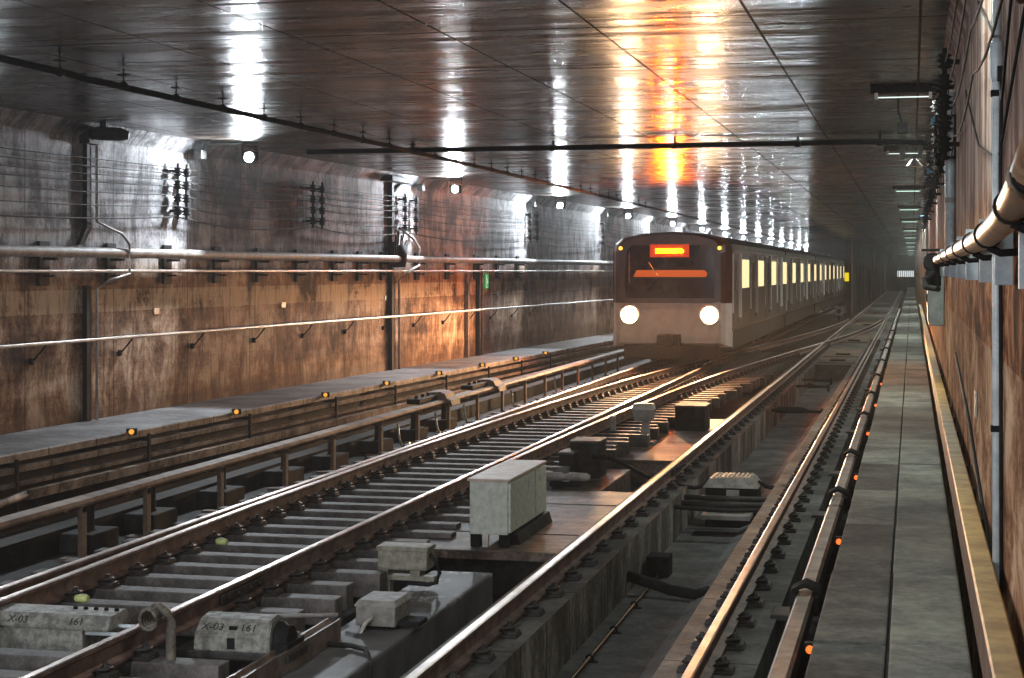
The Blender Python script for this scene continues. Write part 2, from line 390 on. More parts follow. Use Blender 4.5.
# end wall with a barred lit opening
b = MB()
xs0, xs1, z0, z1 = -1.95, 0.30, 1.72, 2.55
b.box((-14, YE, -0.9), (xs0, YE + 0.4, ZC + 0.2)); b.box((xs1, YE, -0.9), (1, YE + 0.4, ZC + 0.2))
b.box((xs0, YE, -0.9), (xs1, YE + 0.4, z0)); b.box((xs0, YE, z1), (xs1, YE + 0.4, ZC + 0.2))
struct(b.build('wall_end', 'centre'), 'dark end of the tunnel around the lit opening')
w = struct(MB().box((xs0, YE + 0.30, z0), (xs1, YE + 0.34, z1)).build('window_1', 'station_glow'), 'pale lit opening at the far end of the tunnel')
b = MB()
for i in range(9): b.box((xs0 + 0.10 + i * 0.26, YE + 0.1, z0), (xs0 + 0.19 + i * 0.26, YE + 0.16, z1))
b.build('window_bars', 'black', w)

# right walkway: two rows of concrete slabs on a riser
b = MB()
Yj = [dep2Y(d, -0.2) for d in (10.1, 12.65, 15.1, 17.46)]
y = Yj[0] - 2.42 * 10; ys = []
while y < YE: ys.append(y); y += 2.42
for a, c in zip(ys, ys[1:] + [YE]):
    for x0, x1, j in ((-0.575, -0.150, 0.0), (-0.132, 0.325, 0.06)):
        dz = random.uniform(-0.006, 0.006)
        b.box((x0 + random.uniform(-.006, .006), a + j + 0.008, ZW - 0.10), (x1, c + j - 0.008, ZW + dz), 2 if random.random() < (.75 if j == 0 else .35) and a < 19 else 0, 0.012)  # dark slabs stop further on, painting the brighter lamplight there
b.box((-0.50, YB, -0.8), (0.28, YE, ZW - 0.10), 1)
struct(b.build('floor_walkway_slabs', ['slab', 'bed', 'slab_dark']), 'grey walkway of two rows of concrete slabs beside the rusty wall')

# left walkway: ledge with overhanging edge
def edgeX(Y): return wallX(Y) + 1.55 - 0.004 * max(0, min(Y, 60))
lp = [(edgeX(y), y) for y in (YB, 10, 20, 30, 40, 50, 60, 75, YE)]
b = MB()
b.sweep([(0, ZW - 0.10), (0, ZW - 0.015), (-0.015, ZW), (-1.75, ZW), (-1.75, ZW - 0.10)], lp, [1, 1, 0, 0, 1])
b.sweep([(-0.28, -0.8), (-0.28, ZW - 0.10), (-1.5, ZW - 0.10), (-1.5, -0.8)], lp, [2, 2, 2, 2])
struct(b.build('floor_walkway_ledge', ['slab_far', 'duct', 'bed']), 'pale concrete ledge walkway along the foot of the brown wall')

# plinths and trough of the right track
b = MB()
b.sweep([(-0.30, -0.8), (-0.30, -0.2), (0.27, -0.2), (0.27, -0.8)], [(-3.03, YB), (-3.03, 50.5)], [0, 0, 1, 0])
struct(b.build('trim_plinth_inner', ['plinth', 'plinth_side']), 'raised concrete plinth with streaked face under the middle rail')
b = MB()
b.sweep([(-0.33, -0.8), (-0.33, -0.2), (0.33, -0.2), (0.33, -0.8)], [(-1.36, YB), (-1.36, 50.5)], [1, 0, 0, 1])
struct(b.build('trim_plinth_outer', ['plinth', 'brownbed']), 'concrete plinth under the rail next to the walkway')
struct(MB().box((-2.77, YB, -0.8), (-1.68, 51, -0.70)).build('floor_trough', 'trough'), 'grey floor of the drainage trough between the rails')
b = MB(); b.prism([(-2.10, -0.70), (-1.68, -0.70), (-1.68, -0.52)], YB, 51)
struct(b.build('trim_trough_fillet', 'fillet'), 'paler sloping fillet along the edge of the trough')
b = MB()
b.box((-3.36, 50.5, -0.8), (-1.0, YE, -0.22))
for i, (y0, y1) in enumerate(((51.2, 54.5), (55, 60), (66, 74), (86, 95), (110, 120))):
    b.box((-2.75, y0, -0.22), (-1.66, y1, -0.195), 1)
    b.box((-2.4, y0 + 0.8, -0.195), (-1.95, y0 + 1.3, -0.15), 2, 0.01)
struct(b.build('floor_far_trackbed', ['plinth', 'board', 'black']), 'brown boarded trackbed beyond the open trough')
# slab across between the tracks, under the cabinet, with boards
b = MB()
for i, (y0, y1) in enumerate(((16.3, 17.45), (17.47, 18.6), (18.62, 19.75), (19.77, 21.0))):
    b.box((-4.92, y0, -0.34), (-3.32, y1, -0.25 + 0.006 * (i % 2)), 0, 0.01)
b.box((-4.8, 16.6, -0.8), (-3.4, 20.9, -0.34), 1)
struct(b.build('floor_cabinet_platform', ['brownbed', 'bed']), 'brown stained concrete platform between the two tracks')
b = MB(); b.box((-4.75, 26.0, -0.8), (-3.36, 33.5, -0.40), 0, 0.02)
struct(b.build('floor_far_platform', 'brownbed'), 'lower brown concrete platform beyond the pit')
b = MB(); b.box((-4.6, 22.4, -0.8), (-4.05, 24.9, -0.42), 0, 0.02)
struct(b.build('trim_pit_block', 'brownbed'), 'concrete block in the pit between the tracks')

# ------------------------------------------------------------------ rails
RAILP = [(-0.036, 0.0), (0.036, 0.0), (0.036, -0.032), (0.010, -0.048), (0.010, -0.135), (0.072, -0.152), (0.072, -0.172),
         (-0.072, -0.172), (-0.072, -0.152), (-0.010, -0.135), (-0.010, -0.048), (-0.036, -0.032)]
RAILP = [(-0.036, -0.008), (-0.026, 0.0), (0.026, 0.0), (0.036, -0.008)] + RAILP[2:]
RM = [0, 0, 0, 0] + [1] * 10
RM[2] = 0; RM[3] = 1; RM[13] = 1; RM[0] = 0
def rail(name, path, label, group='running rails'):
    o = MB().sweep(RAILP, path, RM).build(name, ['rail_head', 'rail_web'])
    return tag(o, label, 'rail', group)
cd = [(10, -5.30), (18, -5.27), (26, -5.19), (32.4, -5.02), (39, -4.78), (42.6, -4.58), (50, -3.97), (60.6, -3.03), (70, -2.32), (80, -1.80), (91, -1.50)]
CY = np.array([dep2Y(d, x) for d, x in cd]); CX = np.array([x for d, x in cd])
_a, _b, _c = np.polyfit(CY, CX, 2), None, None
_poly = np.polyfit(CY, CX, 5)
def crossX(Y): return float(np.interp(Y, CY, CX)) * 0.35 + float(np.polyval(_poly, Y)) * 0.65
XA, XR2 = -7.06, -5.35
rA = rail('running_rail', [(XA, 7), (XA, 128)], 'outermost rail of the left track, beside the conductor rail posts')
rB = rail('running_rail', [(XR2, 7), (XR2, 128)], 'right-hand rail of the left track, shiny next to the sleepers')
rC = rail('running_rail', [(-3.03, 6), (-3.03, YE)], 'shiny blue and gold rail of the right track, beside the cream cabinet')
rD = rail('running_rail', [(-1.36, 6), (-1.36, YE)], 'rusty-sided rail of the right track closest to the walkway')
pts = [(crossX(y), y) for y in np.arange(CY[0] + 12, CY[-1] - 1, 1.5)]
rE = rail('crossover_rail', pts, 'curved rail crossing over to the right track and cutting through its rails', 'crossover rails')
sw = [(-6.79, 10.5), (-6.84, 13), (-6.93, 17), (-6.955, 22)]
sw += [(min(crossX(y) - 1.70, 0) if y > 26 else -6.93, y) for y in np.arange(26.5, CY[-1] - 1, 1.5)]
SWX, SWY = [p[0] for p in sw], [p[1] for p in sw]
rF = rail('crossover_rail', sw, 'switch rail lying against the outermost rail, then curving under the train', 'crossover rails')
rF.location.z = -0.004; rE.location.z = -0.004
# a joint bar on the right rail of the left track, where the two rail lengths meet
b = MB()
for s in (-1, 1):
    b.box((s * 0.03 - 0.012, -0.45, -0.125), (s * 0.03 + 0.012, 0.45, -0.05), 0, 0.006)
    for q in (-0.33, -0.12, 0.12, 0.33): b.lathe([(0.022, -0.02), (0.022, 0.02)], (s * 0.045, q, -0.088), 'X', 0, 8)
b.build('joint_bar', 'darksteel', rB, (XR2, dep2Y(13.9, XR2), 0))
jb = rB.children[0]
b = MB()
for s in (-1, 1): b.box((s * 0.03 - 0.012, -0.4, -0.125), (s * 0.03 + 0.012, 0.4, -0.05), 0, 0.006)
b.tube([(0.05, -.2, -.06), (0.12, -.1, 0.0), (0.14, 0, -0.02), (0.05, .2, -.07)], 0.014, 0)
b.build('insulated_joint', 'darksteel', rC, (-3.03, dep2Y(22.3, -3.03), 0))

# fastenings of the right track: pad, two spring clips and bolts either side of the rail
def fastening_mb():
    b = MB()
    b.box((-0.19, -0.09, 0.0), (0.19, 0.09, 0.022), 0, 0.005)
    for s in (-1, 1):
        b.box((s * 0.12 - 0.045, -0.05, 0.02), (s * 0.12 + 0.045, 0.05, 0.05), 0, 0.008)
        b.tube([(s * 0.06, -0.06, 0.05), (s * 0.09, -0.075, 0.075), (s * 0.15, -0.04, 0.07), (s * 0.15, 0.04, 0.07), (s * 0.09, 0.075, 0.075), (s * 0.06, 0.06, 0.05)], 0.013, 0, 6)
        b.lathe([(0.030, 0), (0.030, 0.045), (0.018, 0.05), (0.018, 0.07)], (s * 0.12, 0, 0.04), 'Z', 0, 8)
        b.box((s * 0.155 - 0.03, -0.08, 0.0), (s * 0.155 + 0.03, 0.08, 0.045), 0, 0.01)
    return b
pad0 = None
for r_, x in ((rC, -3.03), (rD, -1.36)):
    for i in range(74):
        y = 8.3 + i * 0.8 + random.uniform(-.03, .03)
        if pad0 is None:
            o = pad0 = fastening_mb().build('rail_fastening', 'darksteel')
        else:
            o = pad0.copy(); COL.objects.link(o)
        o.parent = r_; o.location = (x, y, -0.2)

# ------------------------------------------------------------------ sleepers of the left track
def sleeper_mb(x0, x1):
    b = MB(); b.box((x0, -0.10, -0.42), (x1, 0.10, -0.20), 0, 0.012); return b
sl = 0
tie_fast = None
lens = {}
for i in range(78):
    y = 12.83 + (i - 4) * 0.607
    if abs(y - 11.95) < 0.36: continue
    sl += 1
    cx = crossX(y) if y > 20 else XR2
    x1 = round((-4.70 if y < 24 else min(cx + 0.72, -3.45)) * 8) / 8 + (0.11 if i % 2 else 0)
    x1 = min(x1, -3.42)
    lab = f'dusty sleeper across the left track, {ordn(sl)} counting from the front edge of the view'
    root = empty('sleeper', (0, y, 0), lab, 'sleeper', 'sleepers under the left track')
    key = round(x1, 2)
    if key not in lens:
        lens[key] = o = sleeper_mb(-7.75, x1).build('sleeper_block', 'sleeper')
    else:
        o = lens[key].copy(); COL.objects.link(o)
    o.parent = root
    xs = [XA, XR2, float(np.interp(y, SWY, SWX))]
    if cx - XR2 > 0.42 and i < 74: xs.append(cx)
    for x in xs:
        f = pad0.copy(); COL.objects.link(f); f.parent = root; f.location = (x, 0, -0.2)

# lime plastic caps beside the left rail
for (px, py, lab) in ((222, 539.5, 'small lime plastic cap on a clip, beside the fourth bolted sleeper'), (82, 596, 'small lime plastic cap on a clip beside the lettered steel housing')):
    X, Y = gnd(px, py, -0.08)
    o = MB().lathe([(0.02, -0.06), (0.03, -0.05), (0.034, 0.03), (0.024, 0.055)], (0, 0, 0), 'X', 0, 12).build('clip_cap', 'lime', None, (X, Y, -0.10))
    tag(o, lab, 'cap', 'lime clip caps')

# ------------------------------------------------------------------ left conductor rail with guard board on posts
XG = -8.33
root = empty('conductor_rail', (XG, 20, -0.46), 'brown guard board of the far conductor rail, raised on a row of posts', 'conductor rail')
def rel(o, r): o.parent = r; o.location = Vector(o.location) - r.location; return o
b = MB(); b.sweep([(-0.10, 0.11), (0.07, 0.11), (0.08, 0.135), (0.06, 0.17), (-0.10, 0.18)], [(XG, 6), (XG, 60)])
b.sweep([(-0.10, 0.02), (-0.02, 0.02), (-0.02, 0.10), (-0.10, 0.10)], [(XG - .12, 6), (XG - .12, 60)])
rel(b.build('guard_board', 'guardboard'), root)
posts = [dep2Y(FC / ((px - VX) / XG), XG) for px in (78, 143, 217, 282, 330, 378, 415, 446, 475, 500, 523, 543)]
p0 = None
for y in [posts[0] - 1.75] + posts + [posts[-1] + 2 * i for i in range(1, 6)]:
    if p0 is None:
        b = MB(); b.box((0.02, -0.05, 0.0), (0.075, 0.05, 0.58), 0, 0.008); b.box((-0.18, -0.07, 0.0), (0.09, 0.07, 0.03)); b.box((-0.2, -0.04, 0.50), (0.075, 0.04, 0.56))
        o = p0 = b.build('post', 'guardboard')
    else:
        o = p0.copy(); COL.objects.link(o)
    o.parent = root; o.location = (0, y - 20, 0)
s0 = None
for y in posts[:8]:
    if s0 is None:
        b = MB(); b.lathe([(0.09, 0), (0.09, 0.05), (0.06, 0.07), (0.09, 0.11), (0.06, 0.14), (0.09, 0.18), (0.05, 0.22), (0.05, 0.48)], (-0.20, 0, 0), 'Z', 0, 12); b.box((-0.42, -0.32, 0.0), (-0.02, 0.32, 0.20), 0, 0.02)
        o = s0 = b.build('insulator_base', 'bed')
    else:
        o = s0.copy(); COL.objects.link(o)
    o.parent = root; o.location = (-0.05, y + 0.75 - 20, 0)
for px, py in ((440, 400), (489, 384)):
    s = (px - VX) / (XG - 0.05); Y = dep2Y(FC / s, XG)
    b = MB()
    prof = [(-0.30, 0.10), (-0.30, 0.30), (-0.05, 0.31), (0.04, 0.27), (0.08, 0.19), (0.15, 0.16), (0.17, 0.06), (0.15, 0.06), (0.12, 0.13), (0.05, 0.15), (-0.26, 0.14)]
    b.sweep(prof, [(0, 0), (0, 0.60)])
    o = b.build('joint_hood', 'guardboard', root, (0, Y - 20, 0.46)); o['label'] = 'brown stepped hood'
    b = MB(); b.box((-0.30, -1.3, 0.18), (-0.06, -0.15, 0.27), 0, 0.02)
    for q in (-1.1, -0.7, -0.35): b.lathe([(0.03, 0), (0.03, 0.06)], (-0.18, q, 0.26), 'Z', 0, 8)
    b.build('joint_clamp', 'black', root, (0, Y - 20, 0.46))
l0 = None
for px in (380, 420, 450, 500, 545):
    Y = dep2Y(FC / ((px - VX) / XG), XG) + 0.8
    if l0 is None:
        b = MB(); b.tube([(0.05, 0, 0.45), (0.07, 0.03, 0.2), (0.10, 0.12, 0.06), (0.12, 0.28, 0.03), (0.13, 0.42, 0.10)], 0.022)
        o = l0 = b.build('cable_loop', 'palepipe')
    else:
        o = l0.copy(); COL.objects.link(o)
    o.parent = root; o.location = (0, Y - 20, 0)
struct(MB().box((-9.05, 6, -0.5), (-8.78, 90, -0.22)).build('trim_cable_kerb', 'bed'), 'low concrete kerb behind the far conductor rail')

# cable rack below the ledge: three ducts, hangers
root = empty('cable_rack', (edgeX(20), 20, -0.5), 'rack of three long cable ducts below the edge of the far ledge', 'cable rack')
ep = [y for y in (17.2, 19, 22, 26, 30, 35, 40, 45, 50, 56, 62)]
for dz, off, hgt, y0 in ((0.06, 0.02, 0.075, 6.0), (-0.10, 0.06, 0.05, 18.2), (-0.27, 0.14, 0.12, 18.8)):
    pth = [(edgeX(y), y) for y in [y0] + [q for q in ep if q > y0]]
    rel(MB().sweep([(off - 0.09, dz), (off, dz), (off + 0.02, dz + hgt), (off - 0.09, dz + hgt)], pth).build('cable_duct', 'duct'), root)
b = MB(); b.tube([(edgeX(18.8) + 0.1, 18.9, -0.20), (edgeX(18) + 0.12, 18.2, -0.24), (edgeX(17) + 0.18, 17.2, -0.42)], 0.05, 0, 8)
rel(b.build('duct_end', 'duct'), root)
h0 = None
Y = 11.5
refl = [onWall(px, 271, 1.42)[1] for px in (127, 233, 323, 385, 438, 482, 516, 546)]
for Y in [refl[0] - 3.4] + refl:
    if h0 is None:
        b = MB(); b.box((0.06, -0.02, -0.45), (0.10, 0.02, 0.24)); b.box((-0.26, -0.02, 0.14), (0.08, 0.02, 0.19)); b.box((-0.26, -0.02, -0.34), (0.08, 0.02, -0.29))
        o = h0 = b.build('hanger', 'black')
    else:
        o = h0.copy(); COL.objects.link(o)
    o.parent = root; o.location = (edgeX(Y + 0.4) - root.location.x, Y + 0.4 - 20, 0.5)

# amber guide lamps on the ledge edge
def guide(name, mat, label, group, loc, rz, first=None):
    if first is not None: return dup(first, loc, label, rz)
    r = empty(name, loc, label, 'guide lamp', group, rz)
    MB().box((-0.075, -0.05, -0.06), (0.075, 0.06, 0.025), 0, 0.012).build('lamp_body', 'black', r)
    MB().lathe([(0.036, 0), (0.036, -0.03), (0.022, -0.05), (0.008, -0.055)], (0, -0.05, -0.015), 'Y', 0, 14).build('lens', mat, r)
    return r
g0 = None
for i, Y in enumerate(refl):
    X = edgeX(Y)
    lab = f'amber guide lamp on the edge of the far ledge, {ordn(i + 1)} from the left side'
    g = guide('guide_lamp', 'guide_amber', lab, 'amber guide lamps along the ledge', (X + 0.03, Y, ZW + 0.02), 0.35, g0)
    g0 = g0 or g
g0 = None
for i, (px, py) in enumerate(((805, 658), (835.5, 553), (853.6, 492), (866, 447), (874, 417), (880, 397))):
    s = (px - VX) / -0.66; Y = dep2Y(FC / s, -0.66)
    if g0 is None:
        g = empty('marker_lamp', (-0.63, Y, 0.12), '', 'guide lamp', 'orange marker lamps along the walkway')
        MB().box((-0.035, 0.0, -0.04), (0.055, 0.07, 0.04), 0, 0.01).build('lamp_body', 'black', g)
        MB().lathe([(0.026, 0.01), (0.026, -0.01), (0.019, -0.022), (0.008, -0.027)], (0, 0, 0), 'Y', 0, 14).build('lens', 'guide', g)
        g0 = g
    else: g = dup(g0, (-0.63, Y, 0.12))
    g['label'] = f'round orange marker lamp on the side of the slab walkway, {ordn(i + 1)} from the front'

# ------------------------------------------------------------------ right conductor rail
XT = -0.76
root = empty('conductor_rail', (XT, 20, -0.2), 'rusty conductor rail on insulators between the right track and the walkway', 'conductor rail')
b = MB(); b.sweep([(-0.065, 0.02), (-0.065, 0.135), (-0.045, 0.16), (0.045, 0.16), (0.065, 0.135), (0.065, 0.02)], [(XT, 6), (XT, 110)], [0, 0, 0, 0, 1, 1])
for yy in np.arange(8.2, 60, 4.6): b.box((XT - 0.067, yy, 0.02), (XT + 0.067, yy + 0.015, 0.162), 1)
rel(b.build('rail_beam', ['thirdrail', 'black']), root)
c0 = i0 = None
for q, (px, py) in enumerate(((806, 596), (838, 513), (851, 465), (864, 428), (871, 405), (877, 388), (882, 372), (886, 359), (889, 349), (892, 341))):
    s = (px - VX) / XT; Y = dep2Y(FC / s, XT)
    if c0 is None:
        b = MB()
        for t in range(3): b.tube([(-0.09, -0.10 + t * 0.07, 0.20), (-0.08, -0.09 + t * 0.07, 0.385), (0.0, -0.08 + t * 0.08, 0.42), (0.09, -0.06 + t * 0.08, 0.38), (0.12, 0.0 + t * 0.08, 0.2)], 0.024, 0, 7)
        b.box((-0.10, -0.13, 0.20), (0.10, 0.13, 0.35), 0, 0.02)
        c0 = b.build('cable_clamp', 'black'); o = c0
        b = MB(); b.lathe([(0.10, -0.3), (0.10, 0.03), (0.06, 0.05), (0.09, 0.08), (0.06, 0.11), (0.09, 0.14), (0.06, 0.17), (0.05, 0.22)], (0, 0.9, 0), 'Z', 0, 12)
        b.box((-0.32, 0.72, -0.02), (0.06, 1.08, 0.03), 0, 0.01)
        i0 = b.build('insulator', 'darksteel'); i = i0
    else:
        o = c0.copy(); COL.objects.link(o); i = i0.copy(); COL.objects.link(i)
    o.parent = root; o.location = (0, Y - 20, 0)
    i.parent = root; i.location = (0, Y - 20, 0)

# ------------------------------------------------------------------ things between the tracks
# cream cabinet
X0, Y0 = gnd(468.5, 547, -0.25)
W, L, Hh = 0.415, 1.75, 0.53
root = empty('equipment_cabinet', (X0 + W / 2, Y0, -0.25), 'cream metal cabinet with two side doors standing on the brown platform', 'cabinet')
zb = 0.13
MB().box((-W / 2 + .01, 0, zb), (W / 2 - .01, L, zb + Hh), 0, 0.012).build('cabinet_body', 'cabinet', root)
b = MB(); b.box((-W / 2 - .012, -0.015, zb + Hh), (W / 2 + .012, L + .015, zb + Hh + 0.028), 0, 0.008); b.build('lid', 'cabinet_top', root)
for y0, y1, nm in ((0.02, 1.16, 'door'), (1.20, L - 0.02, 'door')):
    d = MB().box((W / 2 - .012, y0, zb + 0.02), (W / 2 + .014, y1, zb + Hh - 0.015), 0, 0.006).build(nm, 'cabinet', root)
    MB().box((W / 2 + .012, y1 - 0.34, zb + 0.38), (W / 2 + .020, y1 - 0.28, zb + 0.45), 0, 0.003).build('handle', 'bracketplate', d)
for sx in (-1, 1):
    for yy in (0.08, L - 0.1):
        MB().box((sx * (W / 2 - 0.06) - 0.05, yy - 0.05, 0), (sx * (W / 2 - 0.06) + 0.05, yy + 0.05, zb + .005), 0, 0.008).build('foot', 'black', root)
MB().box((-W / 2 + 0.14, 0.02, 0.0), (-W / 2 + 0.20, 0.06, zb), 0, 0.005).build('conduit_stub', 'palepipe', root)
MB().hexa([(W / 2 - .06, 0.25, 0), (W / 2 + .06, 0.25, 0), (W / 2 + .06, L + .1, 0), (W / 2 - .06, L + .1, 0), (W / 2 - .06, 0.25, .10), (W / 2 + .02, 0.25, .10), (W / 2 + .02, L + .1, .12), (W / 2 - .06, L + .1, .12)], 0, 0.008).build('plinth_strip', 'bed', root)

# concrete block with lime stains in front
xb1 = -3.89
root = MB().box((-4.50, 10.2, -0.80), (xb1, 15.75, -0.36), 0, 0.025).build('concrete_block', 'wetblock')
tag(root, 'long dark concrete block with white lime stains on top, in front of the platform', 'concrete block')
# small junction box on it
X, Y = gnd(376, 630, -0.36)
root = empty('junction_box', (X, Y, -0.36), 'small grey junction box with a chamfered lid on the lime-stained block', 'junction box')
MB().box((-0.165, -0.02, 0.03), (0.165, 0.42, 0.19), 0, 0.012).build('box_body', 'boxgrey', root)
MB().hexa([(-0.18, -0.035, .19), (.18, -0.035, .19), (.18, .435, .19), (-.18, .435, .19), (-.15, 0.0, .235), (.15, 0.0, .235), (.15, .40, .235), (-.15, .40, .235)], 0, 0.006).build('lid', 'boxgrey', root)
for sx in (-.12, .12): MB().box((sx - .03, 0.05, 0), (sx + .03, 0.3, 0.03)).build('foot', 'black', root)
MB().tube([(-0.02, -0.02, 0.1), (-0.06, -0.08, 0.07), (-0.09, -0.14, -0.0), (-0.11, -0.16, -0.12)], 0.017, 0, 8).build('cable', 'palepipe', root)
MB().tube([(-0.165, 0.15, 0.12), (-0.22, 0.1, 0.12), (-0.30, 0.05, 0.08)], 0.03, 0, 8).build('cable_gland', 'darksteel', root)
b = MB(); b.box((0.17, 0.05, 0.03), (0.35, 0.28, 0.07), 0, 0.005); b.build('mounting_bar', 'black', root)
# conduit bend at the near end of the block
b = MB(); b.tube([(-4.55, 12.35, -0.34), (-4.15, 12.30, -0.33), (-4.0, 12.2, -0.33), (-3.90, 12.0, -0.38), (-3.885, 11.9, -0.55)], 0.022, 0, 8)
tag(b.build('bent_conduit', 'darksteel'), 'thin dark conduit bent over the edge of the lime-stained block', 'conduit')
# yellowed box on a bracket
X, Y = gnd(402, 588, -0.36)
root = empty('terminal_box', (X, Y, -0.36), 'yellowed metal terminal box on a bracket beside the lime-stained block', 'junction box')
MB().box((-0.235, 0, 0.16), (0.235, 0.26, 0.36), 0, 0.02).build('box_body', 'boxyellow', root)
b = MB(); b.box((-0.245, -0.01, 0.33), (0.245, 0.27, 0.375), 0, 0.012); b.build('lid', 'boxyellow', root)
for sx in (-.2, .1): MB().box((sx - .03, 0.02, 0.10), (sx + .06, 0.2, 0.17)).build('bracket', 'boxyellow', root)
b = MB(); b.box((-0.2, 0.0, 0.07), (0.3, 0.12, 0.11)); b.box((-.2, .02, -.1), (-.12, .12, .1)); b.build('bracket_arm', 'boxyellow', root)
MB().tube([(0.235, 0.1, 0.30), (0.30, 0.08, 0.24), (0.34, 0.05, 0.14), (0.32, 0.03, 0.06), (0.24, 0.02, 0.04), (0.05, 0.0, 0.05)], 0.022, 0, 8).build('cable', 'rubber', root)

# lettered housings
X0, Y0 = gnd(193, 650, -0.22); X1, _ = gnd(276, 650, -0.22)
w_ = X1 - X0
root = empty('impedance_housing', ((X0 + X1) / 2, Y0, -0.22), 'cast grey housing with sloping top marked X-03 161 beside the shiny rail', 'track equipment housing', 'lettered housings')
h = 0.24
b = MB()
prof = [(0, 0), (0.0, 0.12), (0.11, 0.215), (0.26, 0.235), (0.38, 0.16), (0.42, 0.0)]
v0 = [b.bm.verts.new((-w_ / 2 + (0.01 if z > .1 else 0) + 0.0, y, z)) for y, z in prof]
v1 = [b.bm.verts.new((w_ / 2 - (0.02 if z > .2 else 0), y, z)) for y, z in prof]
n = len(prof)
for i in range(n): b.bm.faces.new((v0[i], v0[(i + 1) % n], v1[(i + 1) % n], v1[i]))
b.bm.faces.new(v0[::-1]); b.bm.faces.new(v1)
bmesh.ops.bevel(b.bm, geom=b.bm.edges[:], offset=0.010, segments=2, affect='EDGES')
b.build('housing', 'castgrey', root)
b = MB(); b.lathe([(0.14, 0), (0.14, 0.03), (0.11, 0.06), (0.11, 0.1)], (w_ / 2 + 0.0, 0.2, 0.06), 'X', 0, 16); b.box((w_ / 2, 0.05, -0.02), (w_ / 2 + 0.12, 0.4, 0.06)); b.build('end_flange', 'black', root)
ang = math.atan2(0.095, 0.11)
text('X-03', 0.085, root, (-w_ * 0.27, 0.047, 0.165), (ang, 0, 0))
text('161', 0.085, root, (w_ * 0.20, 0.047, 0.165), (ang, 0, 0))
MB().box((-0.03, -0.006, 0.02), (0.03, 0.01, 0.10), 0, 0.004).build('latch', 'black', root); MB().box((-0.03, 0.035, .15), (0.03, .06, .175)).build('keeper', 'black', root)
MB().box((-w_ / 2 - 0.15, 0.0, -0.06), (w_ / 2 + 0.15, 0.4, -0.0), 0, 0.01).build('base_plate', 'darksteel', root)

X0, Y0 = gnd(-14, 612, -0.07); X1, _ = gnd(124, 612, -0.07)
X0 = -6.88; w_ = X1 - X0
root = empty('steel_sleeper_housing', ((X0 + X1) / 2, Y0, -0.40), 'long flat steel housing marked X-03 161 lying across between the left rails', 'track equipment housing', 'lettered housings')
b = MB(); prof = [(-0.02, 0.23), (-0.03, 0.25), (0.04, 0.335), (0.30, 0.345), (0.36, 0.25), (0.36, 0.23)]
b.prism(prof, -w_ / 2, w_ / 2, 0, 'X'); bmesh.ops.bevel(b.bm, geom=b.bm.edges[:], offset=0.006, segments=2, affect='EDGES')
b.build('cover', 'castgrey', root)
MB().box((-w_ / 2 + 0.12, 0.0, 0.02), (w_ / 2 - 0.22, 0.32, 0.23), 0, 0.012).build('housing', 'castgrey', root)
b = MB(); b.tube([(w_ / 2 - 0.3, 0.05, 0.2), (w_ / 2 + 0.30, 0.05, 0.2)], 0.016); b.tube([(w_ / 2 - 0.3, 0.16, 0.24), (w_ / 2 + 0.30, 0.16, 0.24)], 0.016); b.build('rod', 'galv', root)
MB().tube([(-w_ / 2 + .14, 0.05, 0.17), (-w_ / 2 - 0.15, 0.05, 0.17)], 0.016).build('rod', 'galv', root)
ang = math.atan2(0.085, 0.07)
text('X-03', 0.082, root, (-w_ / 2 + 0.27 + 0.04, -0.002, 0.29), (ang, 0, 0))
text('161', 0.082, root, (w_ / 2 - 0.27, -0.002, 0.29), (ang, 0, 0))
for k_ in range(4): pass
b = MB()
for k_ in range(5): b.lathe([(0.018, 0), (0.018, 0.018), (0.01, 0.022)], (w_ / 2 - 0.05 - 0.085 * k_, 0.22, 0.340), 'Z', 0, 8)
b.build('bolts', 'black', root)

# coiled hose standing beside the right rail
s = 400 / (2.5 * 1.0); X = -5.08; Yh = dep2Y(11.9, X)
root = empty('coiled_hose', (X, Yh, -0.46), 'khaki rubber hose standing up and wound into a coil at the rail side', 'hose')
b = MB(); b.tube([(0.03, 0, 0.0), (0.035, 0, 0.25), (0.03, 0, 0.52), (0.0, 0, 0.59), (-0.05, 0, 0.62), (-0.10, 0, 0.61)], 0.036, 0, 10); b.build('standing_length', 'coil', root)
b = MB(); pts = []
for i in range(70):
    a = i / 12 * 2 * PI; r = 0.078 - 0.0007 * i
    pts.append((-0.07 + r * math.cos(a) * 0.85, -0.16 + i * 0.0026, 0.56 + r * math.sin(a)))
b.tube(pts, 0.015, 0, 7); b.build('coil', 'coil', root)

# steel channel beam from the front edge
b = MB(); b.sweep([(-0.055, -0.358), (0.055, -0.358), (0.055, -0.2), (0.04, -0.2), (0.03, -0.23), (-0.03, -0.23), (-0.04, -0.2), (-0.055, -0.2)], [(-4.40, 8), (-4.40, dep2Y(13.3, -4.4))])
tag(b.build('channel_beam', 'thirdrail'), 'rusty channel beam lying along the bed beside the lettered cast housing', 'beam')
# pale rod between housing and channel
for pa, pb, r_, lab in (((275, 616, -.2), (338, 615, -.2), .018, 'thicker grey pull rod between the cast housing and the channel beam'), ((278, 628, -.2), (305, 634, -.24), .012, 'thinner grey pull rod below the thicker one beside the cast housing')):
    X, Y = gnd(*pa); X2, Y2 = gnd(*pb)
    tag(MB().tube([(X, Y, pa[2]), (X2, Y2, pb[2])], r_, 0, 8).build('pull_rod', 'greypipe'), lab, 'rod', 'pull rods')

